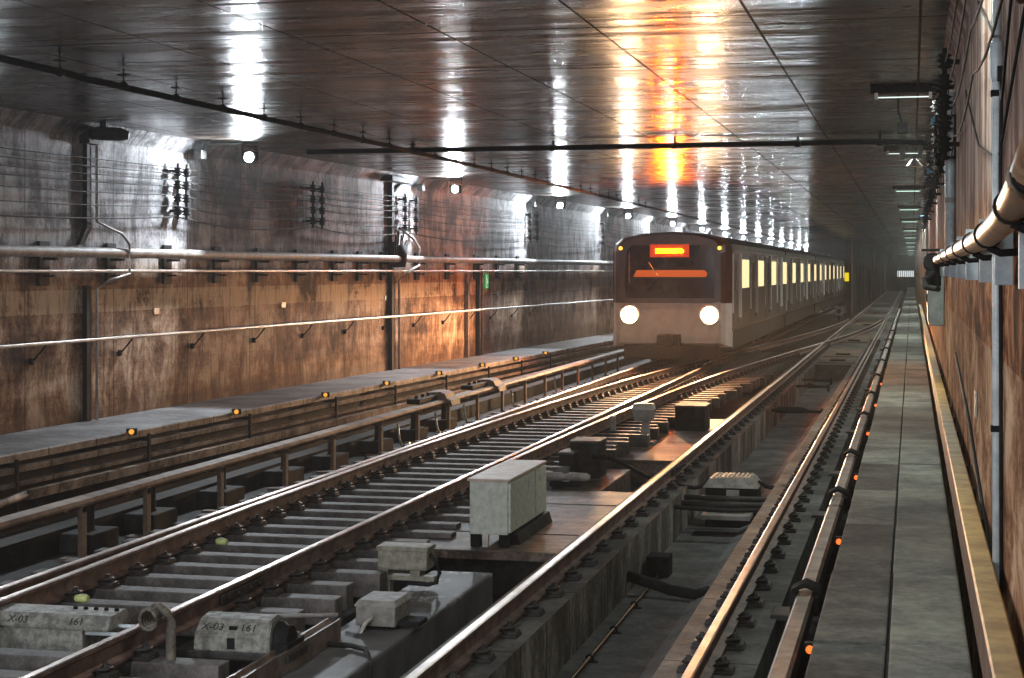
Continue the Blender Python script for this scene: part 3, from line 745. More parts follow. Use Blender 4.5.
# dark blocks with bolts at the sleeper ends
blk = [(455, 541, .30, .18), (400, 520, .25, .2)]
cubes = [(585, 478, 0.42, 0.55, 0.50, 'sooty square box on the sleeper ends beside the cream cabinet'),
         (566, 480, 0.20, 0.5, 0.36, 'narrow sooty box squeezed between the cream cabinet and a taller box'),
         (690, 432, 0.55, 0.8, 0.45, 'sooty cable box on the lower platform beyond the pit')]
c0 = None
for px, py, wx_, ly, hz, lab in cubes:
    X, Y = gnd(px, py, -0.42)
    r = empty('cable_box', (X, Y, -0.42), lab, 'cable box')
    MB().box((-wx_ / 2, 0, 0), (wx_ / 2, ly, hz), 0, 0.015).build('box_body', 'bed', r)
    b = MB(); b.box((-wx_ / 2 - .015, -.015, hz), (wx_ / 2 + .015, ly + .015, hz + 0.03), 0, 0.006); b.build('lid', 'sleeper', r)
# pedestal marker post
X, Y = gnd(643, 444, -0.40)
root = empty('marker_post', (X, Y, -0.40), 'stocky concrete marker post with a wide head on a narrow leg', 'post')
MB().box((-0.20, -0.1, 0), (0.20, 0.25, 0.05), 0, 0.01).build('base', 'boxgrey', root)
MB().hexa([(-.07, .02, .05), (.10, .02, .05), (.10, .16, .05), (-.07, .16, .05), (-.02, .03, .40), (.09, .03, .40), (.09, .15, .40), (-.02, .15, .40)], 0, .008).build('leg', 'greypipe', root)
MB().hexa([(-.14, 0, .38), (.14, 0, .38), (.14, .2, .38), (-.14, .2, .38), (-.19, -.04, .58), (.19, -.04, .58), (.19, .24, .58), (-.19, .24, .58)], 0, .01).build('head', 'greypipe', root)
MB().hexa([(-.19, -.04, .58), (.19, -.04, .58), (.19, .24, .58), (-.19, .24, .58), (-.16, 0, .68), (.16, 0, .68), (.16, .2, .68), (-.16, .2, .68)], 0, .01).build('cap', 'palepipe', root)
X, Y = gnd(613, 443, -0.42)
root = empty('rail_post', (X, Y, -0.42), 'slender grey post beside the curved crossover rail', 'post')
MB().box((-0.05, -0.03, 0), (0.05, 0.03, 0.46), 0, 0.006).build('shaft', 'greypipe', root)
MB().box((-0.10, -0.06, 0), (0.10, 0.06, 0.03), 0, 0.006).build('foot', 'darksteel', root)
# pale insulator tube beside the cabinet
X, Y = gnd(564, 487, -0.25)
root = empty('cable_joint', (X, Y, -0.25), 'pale double-ended cable joint lying beyond the cream cabinet', 'cable joint')
b = MB(); b.lathe([(0.03, -0.32), (0.055, -0.28), (0.06, -0.05), (0.04, -0.03), (0.04, 0.03), (0.06, 0.05), (0.055, 0.28), (0.03, 0.32)], (0, 0.1, 0.12), 'X', 0, 12); b.build('sleeve', 'greypipe', root)
b = MB(); b.box((-.2, 0.02, 0), (.2, .2, .065), 0, .01); b.build('cradle', 'black', root)
# cable dipping into the pit
b = MB(); pts = []
for px, py, z in ((592, 456, -0.10), (610, 458, -0.12), (628, 466, -0.18), (646, 476, -0.27), (655, 480, -0.30)):
    X, Y = gnd(px, py, z); pts.append((X, Y, z))
b.tube(pts, 0.03, 0, 8); tag(b.build('feeder_cable', 'rubber'), 'black cable sagging from the sooty boxes to the gold-lit rail', 'cable')

# point machine between the rails of the right track
Xc, Yc = gnd(738, 467, 0.0)
Yc = 21.2
root = empty('point_machine', (-2.2, Yc, -0.70), 'sooty point machine with a ribbed cover and rods between the right rails', 'point machine')
b = MB()
b.hexa([(-.36, .1, .50), (.34, .1, .50), (.34, .75, .50), (-.36, .75, .50), (-.27, .15, .62), (.25, .15, .62), (.25, .7, .62), (-.27, .7, .62)], 0, .01)
for i in range(9): b.box((-.24 + i * .055, .16, .62), (-.215 + i * .055, .69, .632))
b.build('ribbed_cover', 'boxgrey', root)
b = MB(); b.box((-.33, .15, 0), (.32, .7, .50), 0, .015); b.build('machine_case', 'black', root)
b = MB(); b.box((-.06, .09, .30), (.10, .15, .48), 0, .005); b.build('case_plate', 'boxgrey', root)
for (ya, za, xa, xb) in ((-0.1, .40, -.75, .62), (-0.35, .36, -.72, .60)):
    b = MB(); b.tube([(xa, ya, za), (xb, ya, za)], 0.035, 0, 10); b.box((xa - .03, ya - .05, za - .05), (xa + .08, ya + .05, za + .05), 0, .01); b.box((xb - .12, ya - .06, za - .05), (xb + .03, ya + .06, za + .05), 0, .01)
    b.build('drive_rod', 'darksteel', root)
b = MB(); b.box((-.30, -.6, .20), (.30, -.2, .26), 0, .01); b.box((-.1, -.45, .26), (.22, -.35, .28)); b.build('base_plate', 'greypipe', root)
MB().tube([(-.72, .15, .56), (-.62, .2, .50), (-.48, .3, .47), (-.40, .4, .48), (-.33, .45, .56)], .026, 0, 8).build('cable', 'rubber', root)
MB().tube([(.30, .45, .55), (.42, .45, .49), (.55, .5, .47), (.68, .55, .50), (.78, .6, .55)], .026, 0, 8).build('cable', 'rubber', root)
for dy in (0, 0.07):
    MB().tube([(-.70, -.75 + dy, .55), (-.74, -.9 + dy, .48), (-.66, -1.02 + dy, .42), (-.48, -1.07 + dy, .40), (0.1, -1.06 + dy, .38), (.52, -1.05 + dy, .40)], .022, 0, 8).build('hose', 'rubber', root)
# black drain hose across the trough
b = MB(); b.tube([(-2.76, 16.75, -0.52), (-2.55, 16.72, -0.57), (-2.3, 16.62, -0.62), (-2.05, 16.55, -0.64), (-1.93, 16.62, -0.61)], 0.055, 0, 12)
tag(b.build('drain_hose', 'rubber'), 'thick black hose lying across the trough floor below the point machine', 'hose')
# conduit along the trough with clips
root = empty('trough_conduit', (-2.58, 12, -0.70), 'thin conduit clipped along the foot of the streaked plinth', 'conduit')
MB().tube([(0, -5, .035), (0, 5.9, .035)], 0.016, 0, 8).build('tube', 'black', root)
for y in np.arange(-4.0, 5.8, 1.15):
    b = MB(); b.box((-.05, -.025, 0), (.07, .025, .012)); b.tube([(-.03, 0, .0), (-.025, 0, .05), (0, 0, .062), (.025, 0, .05), (.03, 0, .0)], .011, 0, 6); b.build('clip', 'black', root, (0, y, 0))
b = MB(); b.box((-.14, 5.7, 0), (.10, 6.0, .22), 0, .012); b.build('pull_box', 'black', root)
# detector bars across the trough
for px, py, x0, x1, lab in ((790, 411, -2.95, -1.72, 'black crossbar with a swollen middle spanning the trough beyond the point machine'), (819, 386.5, -2.78, -1.95, 'black crossbar over the trough close to its covered end'), (812, 380, -2.78, -2.0, 'thin crossbar right at the covered end of the trough')):
    _, Y = gnd(px, py, -0.30)
    b = MB(); b.tube([(x0, Y, -.30), (x0 + .25, Y, -.29), (x0 + .32, Y, -.28), (x1 - .45, Y, -.28), (x1 - .3, Y, -.30), (x1, Y, -.31)], .03, 0, 8, True, [.03, .03, .065, .065, .035, .03])
    b.box((x1 - .06, Y - .05, -.42), (x1, Y + .05, -.24), 0, .01)
    tag(b.build('detector_bar', 'black'), lab, 'crossbar', 'crossbars over the trough')

# ------------------------------------------------------------------ left wall fittings
def wpath(off, z, y0=YB + 1, y1=110):
    ys = [y0] + [y for y in (10, 20, 30, 40, 50, 64, 75) if y0 < y < y1] + [y1]
    return [(wallX(y) + off, y, z) for y in ys]
zp = onWall(0, 250.5, 0.22)[2]; zt = onWall(0, 271, 0.2)[2]
root = empty('fire_main', (-12, 20, zp), 'thick grey pipe on black brackets along the left wall', 'pipe', 'pipes on the left wall')
def relmesh(mb, name, mat): return rel(mb.build(name, mat), root)
relmesh(MB().tube(wpath(0.22, zp), 0.078, 0, 14), 'pipe_run', 'greypipe')
br = [48, 115, 171, 221, 263, 302, 338, 363, 386, 420, 450, 478, 500, 520]
k0 = c1 = None
for i, px in enumerate(br):
    X, Y, _ = onWall(px, 271, 0.1)
    if k0 is None:
        b = MB(); b.box((0.0, -.15, -.48), (.05, .15, .15), 0, .01); b.box((.04, -.05, -.12), (.24, .05, -.08)); b.box((.04, -.03, -.36), (.20, .03, -.33))
        o = k0 = b.build('bracket', 'black')
        b = MB(); b.lathe([(.086, -.04), (.086, .04)], (.22, .4, 0), 'Y', 0, 14); c1 = b.build('pipe_coupling', 'greypipe'); c = c1
    else:
        o = k0.copy(); COL.objects.link(o); c = c1.copy(); COL.objects.link(c)
    for q in (o, c): q.parent = root; q.location = (wallX(Y) + 12, Y - 20, 0)
o = MB().tube(wpath(0.20, zt), 0.024, 0, 8).build('wall_conduit', 'palepipe'); tag(o, 'thin pale conduit just below the thick grey wall pipe', 'conduit', 'pipes on the left wall')
# handrail
zh = onWall(0, 347, 0.2)[2]
root = empty('handrail', (-12, 20, zh), 'pale tubular handrail on hooked brackets along the brown left wall', 'handrail')
relmesh(MB().tube(wpath(0.20, zh), 0.026, 0, 10), 'rail_tube', 'palepipe')
k0 = None
for px in (40, 127, 199, 260, 308, 350, 388, 418, 447, 472, 494, 515, 533):
    X, Y, _ = onWall(px, 271, 0.1)
    if k0 is None:
        b = MB(); b.tube([(.20, 0, -.02), (.15, -.04, -.10), (.08, -.08, -.20), (.03, -.08, -.24)], .014, 0, 6); b.lathe([(.05, 0), (.05, .03), (.03, .05)], (0, -.08, -.25), 'X', 0, 10)
        o = k0 = b.build('bracket', 'black')
    else: o = k0.copy(); COL.objects.link(o)
    o.parent = root; o.location = (wallX(Y) + 12, Y - 20, 0)
# risers
for px, w_, ztop, lab, zb_ in ((88, 0.15, ZC - 0.15, 'broad dark cable riser on the left wall, ending at the ceiling', ZW), (391, 0.16, ZC - 0.2, 'dark cable riser on the left wall with a tangle of cables at the pipes', ZW),
                               (467, 0.09, 2.45, 'brown riser with a forked top under the wall conduit', ZW), (478, 0.13, 2.9, 'dark riser next to the green exit sign', ZW)):
    X, Y, _ = onWall(px, 271, 0.05)
    r = empty('cable_riser', (wallX(Y), Y, zb_), lab, 'cable riser', 'cable risers on the left wall')
    if px == 88:
        MB().box((0, -w_ / 2, 0), (0.07, w_ / 2, 2.0), 0, .01).build('riser_duct', 'black', r)
        MB().hexa([(0, -.30, 2.60), (.07, -.30, 2.60), (.07, -.16, 2.60), (0, -.16, 2.60), (0, -w_ / 2, 2.85), (.07, -w_ / 2, 2.85), (.07, w_ / 2, 2.85), (0, w_ / 2, 2.85)], 0).build('duct_elbow', 'black', r)
        MB().box((0, -w_ / 2, 2.85), (0.07, w_ / 2, ztop - zb_), 0, .01).build('riser_duct', 'black', r)
    else:
        MB().box((0, -w_ / 2, 0), (0.10, w_ / 2, ztop - zb_), 0, .01).build('riser_duct', 'black' if px != 467 else 'thirdrail', r)
    if px == 88:
        MB().box((-.0, -.18, ztop - zb_ - .16), (.16, .18, ztop - zb_ + .0), 0, .02).build('top_box', 'black', r)
        b = MB(); yy = 0.20; b.tube([(.09, yy, 0), (.09, yy, 1.95), (.30, yy + .02, 2.08), (.33, yy + .60, 2.18), (.33, yy + .60, 2.62), (.30, yy + .4, 2.78), (.09, yy, 2.95), (.09, yy, ztop - zb_)], .022, 0, 8)
        b.build('bypass_conduit', 'greypipe', r)
    if px == 391:
        b = MB(); yy = .50; b.tube([(.09, yy, 0), (.09, yy, 2.0), (.30, yy + .3, 2.25), (.31, yy + .85, 2.35), (.31, yy + .85, 2.75), (.28, yy + .5, 2.95), (.09, yy, 3.2)], .03, 0, 8); b.build('bypass_conduit', 'greypipe', r)
        b = MB(); b.box((.0, -.7, ztop - zb_ - .0), (.3, .8, ztop - zb_ + .12), 0, .02)
        b.tube([(.06, .9, ztop - zb_ + .06), (.06, .35, ztop - zb_ - .14), (.06, 0, ztop - zb_ - .22)], .04, 0, 8); b.build('top_box', 'black', r)
        b = MB()
        for a_, h_ in ((-.5, .25), (-.3, .4), (-.1, .5), (.15, .42), (.35, .55), (.55, .3)):
            b.tube([(.12, 0, 2.45), (.2, a_ * .6, 2.6), (.26, a_, 2.6 + h_)], .03, 0, 6)
        b.lathe([(.18, -.25), (.22, 0), (.18, .25)], (.16, .15, 2.55), 'Z', 0, 10)
        b.build('cable_tangle', 'black', r)
    if px == 467:
        b = MB(); b.tube([(.08, -.04, 1.85), (.10, -.28, 2.12)], .03, 0, 8); b.tube([(.08, .04, 1.85), (.10, .34, 2.12)], .03, 0, 8); b.build('forked_top', 'thirdrail', r)
        MB().tube([(.08, .1, 0), (.08, .1, 1.9)], .025, 0, 8).build('conduit', 'greypipe', r)
    if px == 478:
        MB().tube([(.08, .3, 0), (.08, .3, 2.3)], .03, 0, 8).build('conduit', 'thirdrail', r)
# dome lamp head beside the first riser's top
X, Y, _ = onWall(104, 128, 0.3)
root = empty('camera_housing', (X, Y, 4.55), 'dark rounded camera housing under the ceiling beside the broad riser', 'camera')
MB().tube([(-.22, -.05, 0), (-.1, 0, 0.0), (.22, .1, -.01), (.34, .13, -.03)], .1, 0, 14, True, [.08, .1, .1, .06]).build('housing', 'rubber', root)
MB().box((-.05, -.04, .05), (.05, .04, .16)).build('mount', 'black', root)
# wires on the left wall with sag between the racks
rackpx = [179, 187.5, 314, 323, 406, 417, 531, 538, 604]
ryy = [onWall(px, 271, .15)[1] for px in rackpx]
spans = [YB + 2, 15.0] + [ryy[0], ryy[2], ryy[4], ryy[6], ryy[8], 70, 82]
names = ['topmost', 'second', 'third', 'fourth', 'fifth', 'sixth', 'lowest']
for q, z in enumerate((4.20, 4.10, 4.0, 3.90, 3.76, 3.58, 3.40)):
    pts = []
    sg = 0.03 + 0.018 * q
    for a, c in zip(spans, spans[1:]):
        for t in range(6):
            u = t / 6; y = a + (c - a) * u
            pts.append((wallX(y) + .13, y, z - 4 * sg * u * (1 - u) * min(1, (c - a) / 6)))
    o = MB().tube(pts, 0.009 if q < 6 else 0.014, 0, 6).build('wall_cable', 'rubber')
    tag(o, f'{names[q]} of the seven black cables strung along the upper left wall', 'cable', 'cables on the upper left wall')
def rack_parts(r, dens=4, hgt=.85):
    MB().tube([(.13, 0, -.02), (.13, 0, hgt + .05)], .022, 0, 8).build('rod', 'black', r)
    for t in range(2): MB().box((0, -.03, .1 + t * (hgt - .2)), (.13, .03, .14 + t * (hgt - .2))).build('wall_arm', 'black', r)
    for t in range(dens):
        z = .05 + t * hgt / dens
        MB().lathe([(.03, 0), (.075, .02), (.035, .05), (.085, .07), (.035, .10), (.07, .125), (.03, .145)], (.13, 0, z), 'Z', 0, 12).build('insulator', 'black', r)
r0 = None
wh = ['left of the pair lit by the first floodlight', 'right of the pair lit by the first floodlight', 'left of the pair in the shade before the second riser', 'right of the pair in the shade before the second riser', 'left of the pair lit by the second floodlight', 'right of the pair lit by the second floodlight', 'left of the pair near the third floodlight', 'right of the pair near the third floodlight', 'standing alone next to the train roof']
for i, y in enumerate(ryy):
    lab = f'black ribbed insulator string {wh[i]}'
    if r0 is None:
        r0 = empty('insulator_string', (wallX(y), y, 3.38), lab, 'insulator', 'insulator strings on the left wall'); rack_parts(r0)
    else: dup(r0, (wallX(y), y, 3.38), lab)
# wall lamps
LAMPY = []
for px, py in ((249, 156), (455, 190), (560, 208), (628, 219)):
    X, Y, Z = onWall(px, py, 0.85); LAMPY.append(Y)
step = LAMPY[3] - LAMPY[2]
LAMPY = [onWall(-24, 118, 0.85)[1]] + LAMPY + [LAMPY[3] + step * i for i in range(1, 11)]
l0 = None
for i, Y in enumerate(LAMPY):
    X = wallX(Y) + 0.85
    lab = f'cold white floodlight under the ceiling along the left wall, {ordn(max(1, i))} visible from the left' if 0 < i < 5 else (f'cold white floodlight on the left wall behind the train, {ordn(i - 4)} past its front' if i else 'cold white floodlight at the left border of the view')
    loc = (X, Y, 4.44)
    if l0 is None:
        l0 = r = empty('floodlight', loc, lab, 'floodlight', 'floodlights along the left wall')
        b = MB(); b.box((-.13, 0, -.09), (.13, .16, .09), 0, .02)
        for t in range(5): b.box((-.11 + t * .05, .16, -.07), (-.10 + t * .05, .20, .07))
        b.build('lamp_housing', 'black', r)
        MB().lathe([(.085, 0), (.08, -.012), (.05, -.02), (.01, -.022)], (0, -.001, 0), 'Y', 0, 18).build('lens', 'lamp_white', r)
        b = MB(); b.box((-.15, .05, -.02), (-.135, .10, .26)); b.box((.135, .05, -.02), (.15, .10, .26)); b.box((-.15, .05, .235), (.15, .10, .26)); b.build('yoke', 'black', r)
        b = MB(); b.box((-.78, -.52, -.05), (-.64, -.30, .10), 0, .015); b.tube([(-.71, -.30, .04), (-.71, -.1, .22), (-.1, .07, .24)], .012, 0, 6); b.build('junction_box', 'wallbox', r)
    else:
        r = dup(l0, loc, lab)
    ld = bpy.data.lights.new('floodlight_beam', 'SPOT'); ld.energy = 550 if i < 6 else 260; ld.color = (0.86, 0.94, 1.0); ld.spot_size = math.radians(112); ld.spot_blend = 0.35; ld.shadow_soft_size = 0.16
    lo = bpy.data.objects.new('floodlight_beam', ld); COL.objects.link(lo); lo.parent = r
    lo.location = (0, -.06, -.01)
    dirv = Vector((-0.10, -1, -0.40)); lo.rotation_euler = dirv.to_track_quat('-Z', 'Y').to_euler()
# green exit sign
X, Y, Z = onWall(487, 281, 0.03)
root = empty('exit_sign', (wallX(Y) + .01, Y, Z), 'small green exit sign with a white running figure on the left wall', 'sign')
MB().box((0, -.18, -.20), (.02, .18, .19), 0, .004).build('sign_plate', 'exit', root)
b = MB(); b.lathe([(.028, 0), (.028, .004)], (.02, -.04, .12), 'X', 0, 12); b.prism([(-.06, .08), (.0, .09), (.04, .0), (.10, -.03), (.09, -.06), (.01, -.03), (-.03, .03)], .020, .024, 0, 'X'); b.prism([(.0, .0), (.03, -.01), (-.02, -.09), (-.09, -.11), (-.09, -.08), (-.04, -.07)], .020, .024, 0, 'X'); b.prism([(-.12, -.15), (.08, -.15), (.08, -.17), (-.12, -.17)], .02, .024, 0, 'X')
b.build('running_figure', 'exit_white', root)
for px, py, sz, lab in ((284, 305, .10, 'tiny white plaque above the handrail on the brown left wall'), (386.5, 298, .11, 'tiny white plaque beside the cable riser with tangled cables'), (498, 293, .12, 'tiny white plaque below and right of the green exit sign'), (157, 311, .10, 'outlined pale plaque above the handrail between the first brackets')):
    X, Y, Z = onWall(px, py, .02)
    o = MB().box((0, -sz, -sz * .5), (.012, sz, sz * .5), 0, .003).build('wall_plaque', 'plaque', None, (wallX(Y) + .005, Y, Z)); tag(o, lab, 'plaque', 'plaques on the left wall')

# ------------------------------------------------------------------ ceiling fittings
root = empty('ceiling_conduit', (-8.15, 20, 4.5), 'black conduit on short hangers running along the ceiling', 'conduit', 'conduits under the ceiling')
b = MB(); pts = [(-8.40, 8, 4.52), (-8.34, 15.9, 4.52), (-8.30, 16.0, 4.50), (-8.15, 24, 4.51), (-8.05, 34, 4.51), (-7.98, 60, 4.52), (-7.95, 120, 4.52)]
rel(b.tube(pts, .036, 0, 8).build('conduit_run', 'black'), root)
h0 = None
for i in range(30):
    y = 14.3 + 1.30 * i; x = float(np.interp(y, [p[1] for p in pts], [p[0] for p in pts]))
    if h0 is None:
        b = MB(); b.tube([(0, 0, 0), (0, 0, .20)], .010, 0, 6); b.box((-.05, -.05, .11), (.05, .05, .125)); b.lathe([(.042, -.03), (.05, 0), (.042, .03)], (0, 0, 0), 'Y', 0, 10)
        o = h0 = b.build('hanger', 'black')
    else: o = h0.copy(); COL.objects.link(o)
    o.parent = root; o.location = (x + 8.15, y - 20, .015)
Yt = gnd(600, 147, ZC - 0.12)[1]
X0 = -10.2
root = empty('cross_pipe', (-5, Yt, ZC - .12), 'black pipe crossing under the ceiling from wall to wall', 'pipe', 'conduits under the ceiling')
MB().tube([(X0 + 5, 0, 0), (0, 0, 0), (4.6, .1, .02), (5.15, .2, .0), (5.36, .4, -.1)], .045, 0, 10).build('pipe_run', 'black', root)
for x in (-3.3, -.85, 1.2, 3.2, 4.5):
    b = MB(); b.lathe([(.058, -.05), (.058, .05)], (x, 0, 0), 'X', 0, 10); b.box((x - .02, -.02, .03), (x + .02, .02, .12)); b.build('clamp', 'black', root)
# fluorescent fittings along the right edge
f0 = f1 = None
for i, (px, py) in enumerate(((0, 0), (0, 1), (906, 98), (908, 154), (907, 191.5), (908, 210), (909.5, 222), (910.5, 231), (911, 238), (911, 243), (911, 247), (911, 250.5), (911, 253), (911, 255))):
    Y = gnd(px, py, ZC - .15)[1] if px else (0.4, 10.2)[py]  # first two fittings are unseen, added to light the foreground
    lab = f'bare fluorescent ceiling fitting above the walkway, {ordn(i - 1)} from the front' if i > 1 else 'added unseen fluorescent ceiling fitting overhead, nearer than the ones in view'
    loc = (-0.08, Y, ZC)
    far = i >= 4
    src = f1 if far else f0
    if src is None:
        r = empty('fluorescent_fitting', loc, lab, 'ceiling light', 'fluorescent fittings above the walkway')
        b = MB(); b.box((-.40, -.05, -.09), (.40, .13, -.0), 0, .01); b.build('batten', 'black', r)
        MB().tube([(-.34, -.06, -.145), (.30, -.06, -.145)], .007, 0, 8).build('tube', 'tube_far' if far else 'tube', r)
        for sx in (-.33, .29):
            b = MB(); b.box((sx - .02, -.085, -.165), (sx + .02, -.03, -.09), 0, .005); b.build('lamp_holder', 'palepipe', r)
        b = MB(); b.tube([(.40, 0, -.05), (.45, 0, -.1), (.47, 0, -.28)], .012, 0, 6); b.build('flex', 'rubber', r)
        if far: f1 = r
        else: f0 = r
    else: r = dup(src, loc, lab)
    if i < 10:
        ld = bpy.data.lights.new('fluorescent_glow', 'AREA'); ld.shape = 'RECTANGLE'; ld.size = .64; ld.size_y = .04; ld.energy = (30, 22, 95, 110)[i] if i < 4 else 110; ld.color = (.88, 1.0, .90)
        lo = bpy.data.objects.new('fluorescent_glow', ld); COL.objects.link(lo); lo.parent = r; lo.location = (-.02, -.06, -.165)
# small speaker box hung below the first fitting, and a horn by the second
X, Y = gnd(906, 110, ZC - .3)
root = empty('ceiling_speaker', (-.12, dep2Y(21.6, -.1), ZC - .36), 'small grey box hung under the ceiling behind the first fluorescent fitting', 'speaker')
MB().box((-.07, 0, -.07), (.07, .14, .07), 0, .015).build('box_body', 'rubber', root)
MB().tube([(0, .05, .06), (-.05, .05, .2), (-.05, .05, .37)], .012, 0, 6).build('stem', 'black', root)
X, Y = gnd(914, 168, ZC - .3)
Y = dep2Y(29.2, 0)
root = empty('horn_speaker', (.04, Y, ZC - .37), 'pale dish-shaped horn speaker beside the second fluorescent fitting', 'speaker')
MB().lathe([(.02, .14), (.05, .1), (.13, .0), (.15, -.02), (.12, -.0)], (0, 0, 0), 'Z', 0, 18).build('horn', 'palepipe', root)
b = MB(); b.box((-.25, -.05, .10), (-.15, .05, .37), 0, .01); b.box((.06, -.05, .12), (.14, .05, .37), 0, .01); b.box((-.15, -.03, .12), (.06, .03, .2), 0, .01); b.build('bracket', 'wallbox', root)

# ------------------------------------------------------------------ right wall fittings
XP = 0.30
zc = onX(1000, 231, XP)[1]
root = empty('lagged_pipe', (XP, 10, zc), 'thick copper-brown pipe with black bands along the right wall', 'pipe')
MB().tube([(0, -6.2, .20), (0, -5.0, .09), (0, -4.2, .035), (0, -3.0, .008), (0, -1.5, 0), (0, 12.5, 0)], .050, 0, 16).build('pipe_run', 'copper', root)
b0 = p0 = None
for i, px in enumerate((1012, 988, 973.5, 961, 952.5, 946, 941, 937, 934)):
    s = (px - VX) / XP; Y = dep2Y(FC / s, XP)
    if b0 is None:
        b = MB(); b.lathe([(.058, -.03), (.058, .03)], (0, 0, 0), 'Y', 0, 16); b.tube([(0, 0, -.05), (.05, 0, -.075), (.12, 0, -.07)], .018, 0, 6); o = b0 = b.build('band', 'black')
        b = MB(); b.box((.040, -.015, -.20), (.118, .015, .13), 0, .004); p = p0 = b.build('backing_plate', 'bracketplate')
    else:
        o = b0.copy(); COL.objects.link(o); p = p0.copy(); COL.objects.link(p)
    o.parent = root; o.location = (0, Y - 10, float(np.interp(Y - 10, [-5, -4.2, -3, -1.5], [.09, .035, .008, 0]))); p.parent = root; p.location = (0, Y - 10 + .35, 0)
b = MB(); b.lathe([(.055, -.16), (.062, -.1), (.062, .1), (.05, .16)], (0.01, -5.25, .115), 'Y', 0, 14); b.build('end_coupling', 'black', root)
# valve cluster at the far end
root = empty('valve_cluster', (.26, 22.3, 2.62), 'black cluster of valves and cables where the copper-brown pipe ends', 'valve')
b = MB(); b.lathe([(.10, -.12), (.13, 0), (.10, .12)], (0, 0, 0), 'Y', 0, 12); b.box((-.1, -.2, -.3), (.10, .2, -.1), 0, .02); b.build('valve_body', 'black', root)
MB().lathe([(.12, 0), (.13, .015), (.12, .03)], (-.02, 0, .15), 'Z', 0, 16).build('hand_wheel', 'black', root)
MB().tube([(.0, -.2, -.15), (-.12, -.5, -.22), (-.1, -.9, -.30), (.05, -1.2, -.32)], .035, 0, 8).build('hose', 'rubber', root)
# grey wall cabinet
root = empty('wall_cabinet', (.42, 23.6, 1.78), 'narrow grey cabinet on the right wall below the valves', 'cabinet')
MB().box((-.20, 0, 0), (0, 1.1, .72), 0, .012).build('cabinet_body', 'wallbox', root)
d = MB().box((-.215, .04, .04), (-.198, 1.06, .68), 0, .006).build('door', 'wallbox', root)
MB().box((-.23, .12, .32), (-.214, .16, .42), 0, .004).build('handle', 'black', d)
# vertical galvanised conduit
X = .395; s = (997 - VX) / X; Y = dep2Y(FC / s, X)
root = empty('wall_conduit', (X, Y, .2), 'galvanised upright conduit with couplings on the right wall', 'conduit')
MB().tube([(0, 0, .3), (0, 0, 4.2)], .022, 0, 12).build('tube', 'galv', root)
for z in (1.55, 3.15):
    b = MB(); b.box((-.03, -.03, z), (.025, .03, z + .03), 0, .004); b.build('clamp', 'black', root)
b = MB(); b.lathe([(.022, 0), (.033, .02), (.033, .18), (.022, .2)], (0, 0, 3.22), 'Z', 0, 12); b.build('coupling', 'galv', root)
Y2 = Y - .22
b = MB(); b.tube([(.405, Y2, 3.42), (.40, Y2, 3.0), (.405, Y2, .6)], .009, 0, 6); b.box((.385, Y2 - .02, 3.40), (.42, Y2 + .03, 3.47), 0, .004)
tag(b.build('drop_cable', 'rubber'), 'thin black cable hanging straight beside the galvanised conduit', 'cable')
# wide upright duct further along
X = .37; s = (950 - VX) / X; Y = dep2Y(FC / s, X)
root = empty('upright_duct', (X, Y, 2.3), 'wide galvanised upright duct on the right wall behind the cable frames', 'duct')
MB().tube([(0, 0, .3), (0, 0, 2.0)], .05, 0, 14).build('duct_run', 'galv', root)
for z in (.9, 1.6): MB().lathe([(.056, 0), (.056, .05)], (0, 0, z), 'Z', 0, 14).build('collar', 'greypipe', root)
# insulator strings and cables at the top of the right wall
wy = [dep2Y(d, .3) for d in (15.5, 17.6, 19.8, 22.5, 25.5, 29, 33, 38, 44)]
r0 = None
for i, y in enumerate(wy):
    lab = f'black ribbed insulator string high on the right wall, {ordn(i + 1)} from the front'
    if r0 is None:
        r0 = empty('insulator_string', (.42, y, 3.55), lab, 'insulator', 'insulator strings on the right wall', PI); rack_parts(r0, 5, .95)
    else: dup(r0, (.42, y, 3.55), lab, PI)
nm = ['uppermost', 'second', 'third', 'lowest']
for q, (x, z) in enumerate(((.33, 4.42), (.36, 4.25), (.385, 4.02), (.40, 3.75))):
    ys_ = [6.5, 11.0] + wy; pts = []
    for a, c in zip(ys_, ys_[1:]):
        for t in range(5):
            u = t / 5; pts.append((x - .03, a + (c - a) * u, z - .22 * u * (1 - u) * (1 + q * .4)))
    tag(MB().tube(pts, .008, 0, 6).build('wall_cable', 'rubber'), f'{nm[q]} of the black cables draped along the top of the right wall', 'cable', 'cables on the upper right wall')
for (p, lab) in (([(.41, 6.2, 4.15), (.40, 7.4, 3.62), (.40, 8.1, 3.30), (.405, 8.9, 3.7), (.40, 11, 4.2)], 'loose black cable looping behind the galvanised conduit'), ([(.41, 6.6, 3.5), (.405, 8.5, 3.05), (.405, 11, 3.3), (.40, 13.5, 3.9)], 'slack black cable drooping low across the right wall panels')):
    tag(MB().tube(p, .007, 0, 6).build('loose_cable', 'rubber'), lab, 'cable', 'cables on the upper right wall')
b = MB()
for yy in (17.2, 18.2):
    b.box((.22, yy, 3.62), (.24, yy + .03, 4.05)); b.box((.40, yy, 3.62), (.42, yy + .03, 4.05)); b.box((.22, yy, 3.62), (.42, yy + .03, 3.645)); b.box((.22, yy, 4.03), (.42, yy + .03, 4.05))
b.box((.22, 17.2, 3.62), (.24, 18.23, 3.645)); b.box((.22, 17.2, 3.84), (.24, 18.23, 3.86))
tag(b.build('cable_ladder', 'black'), 'open black cable ladder hanging on the right wall among the insulators', 'cable ladder')
s0 = None
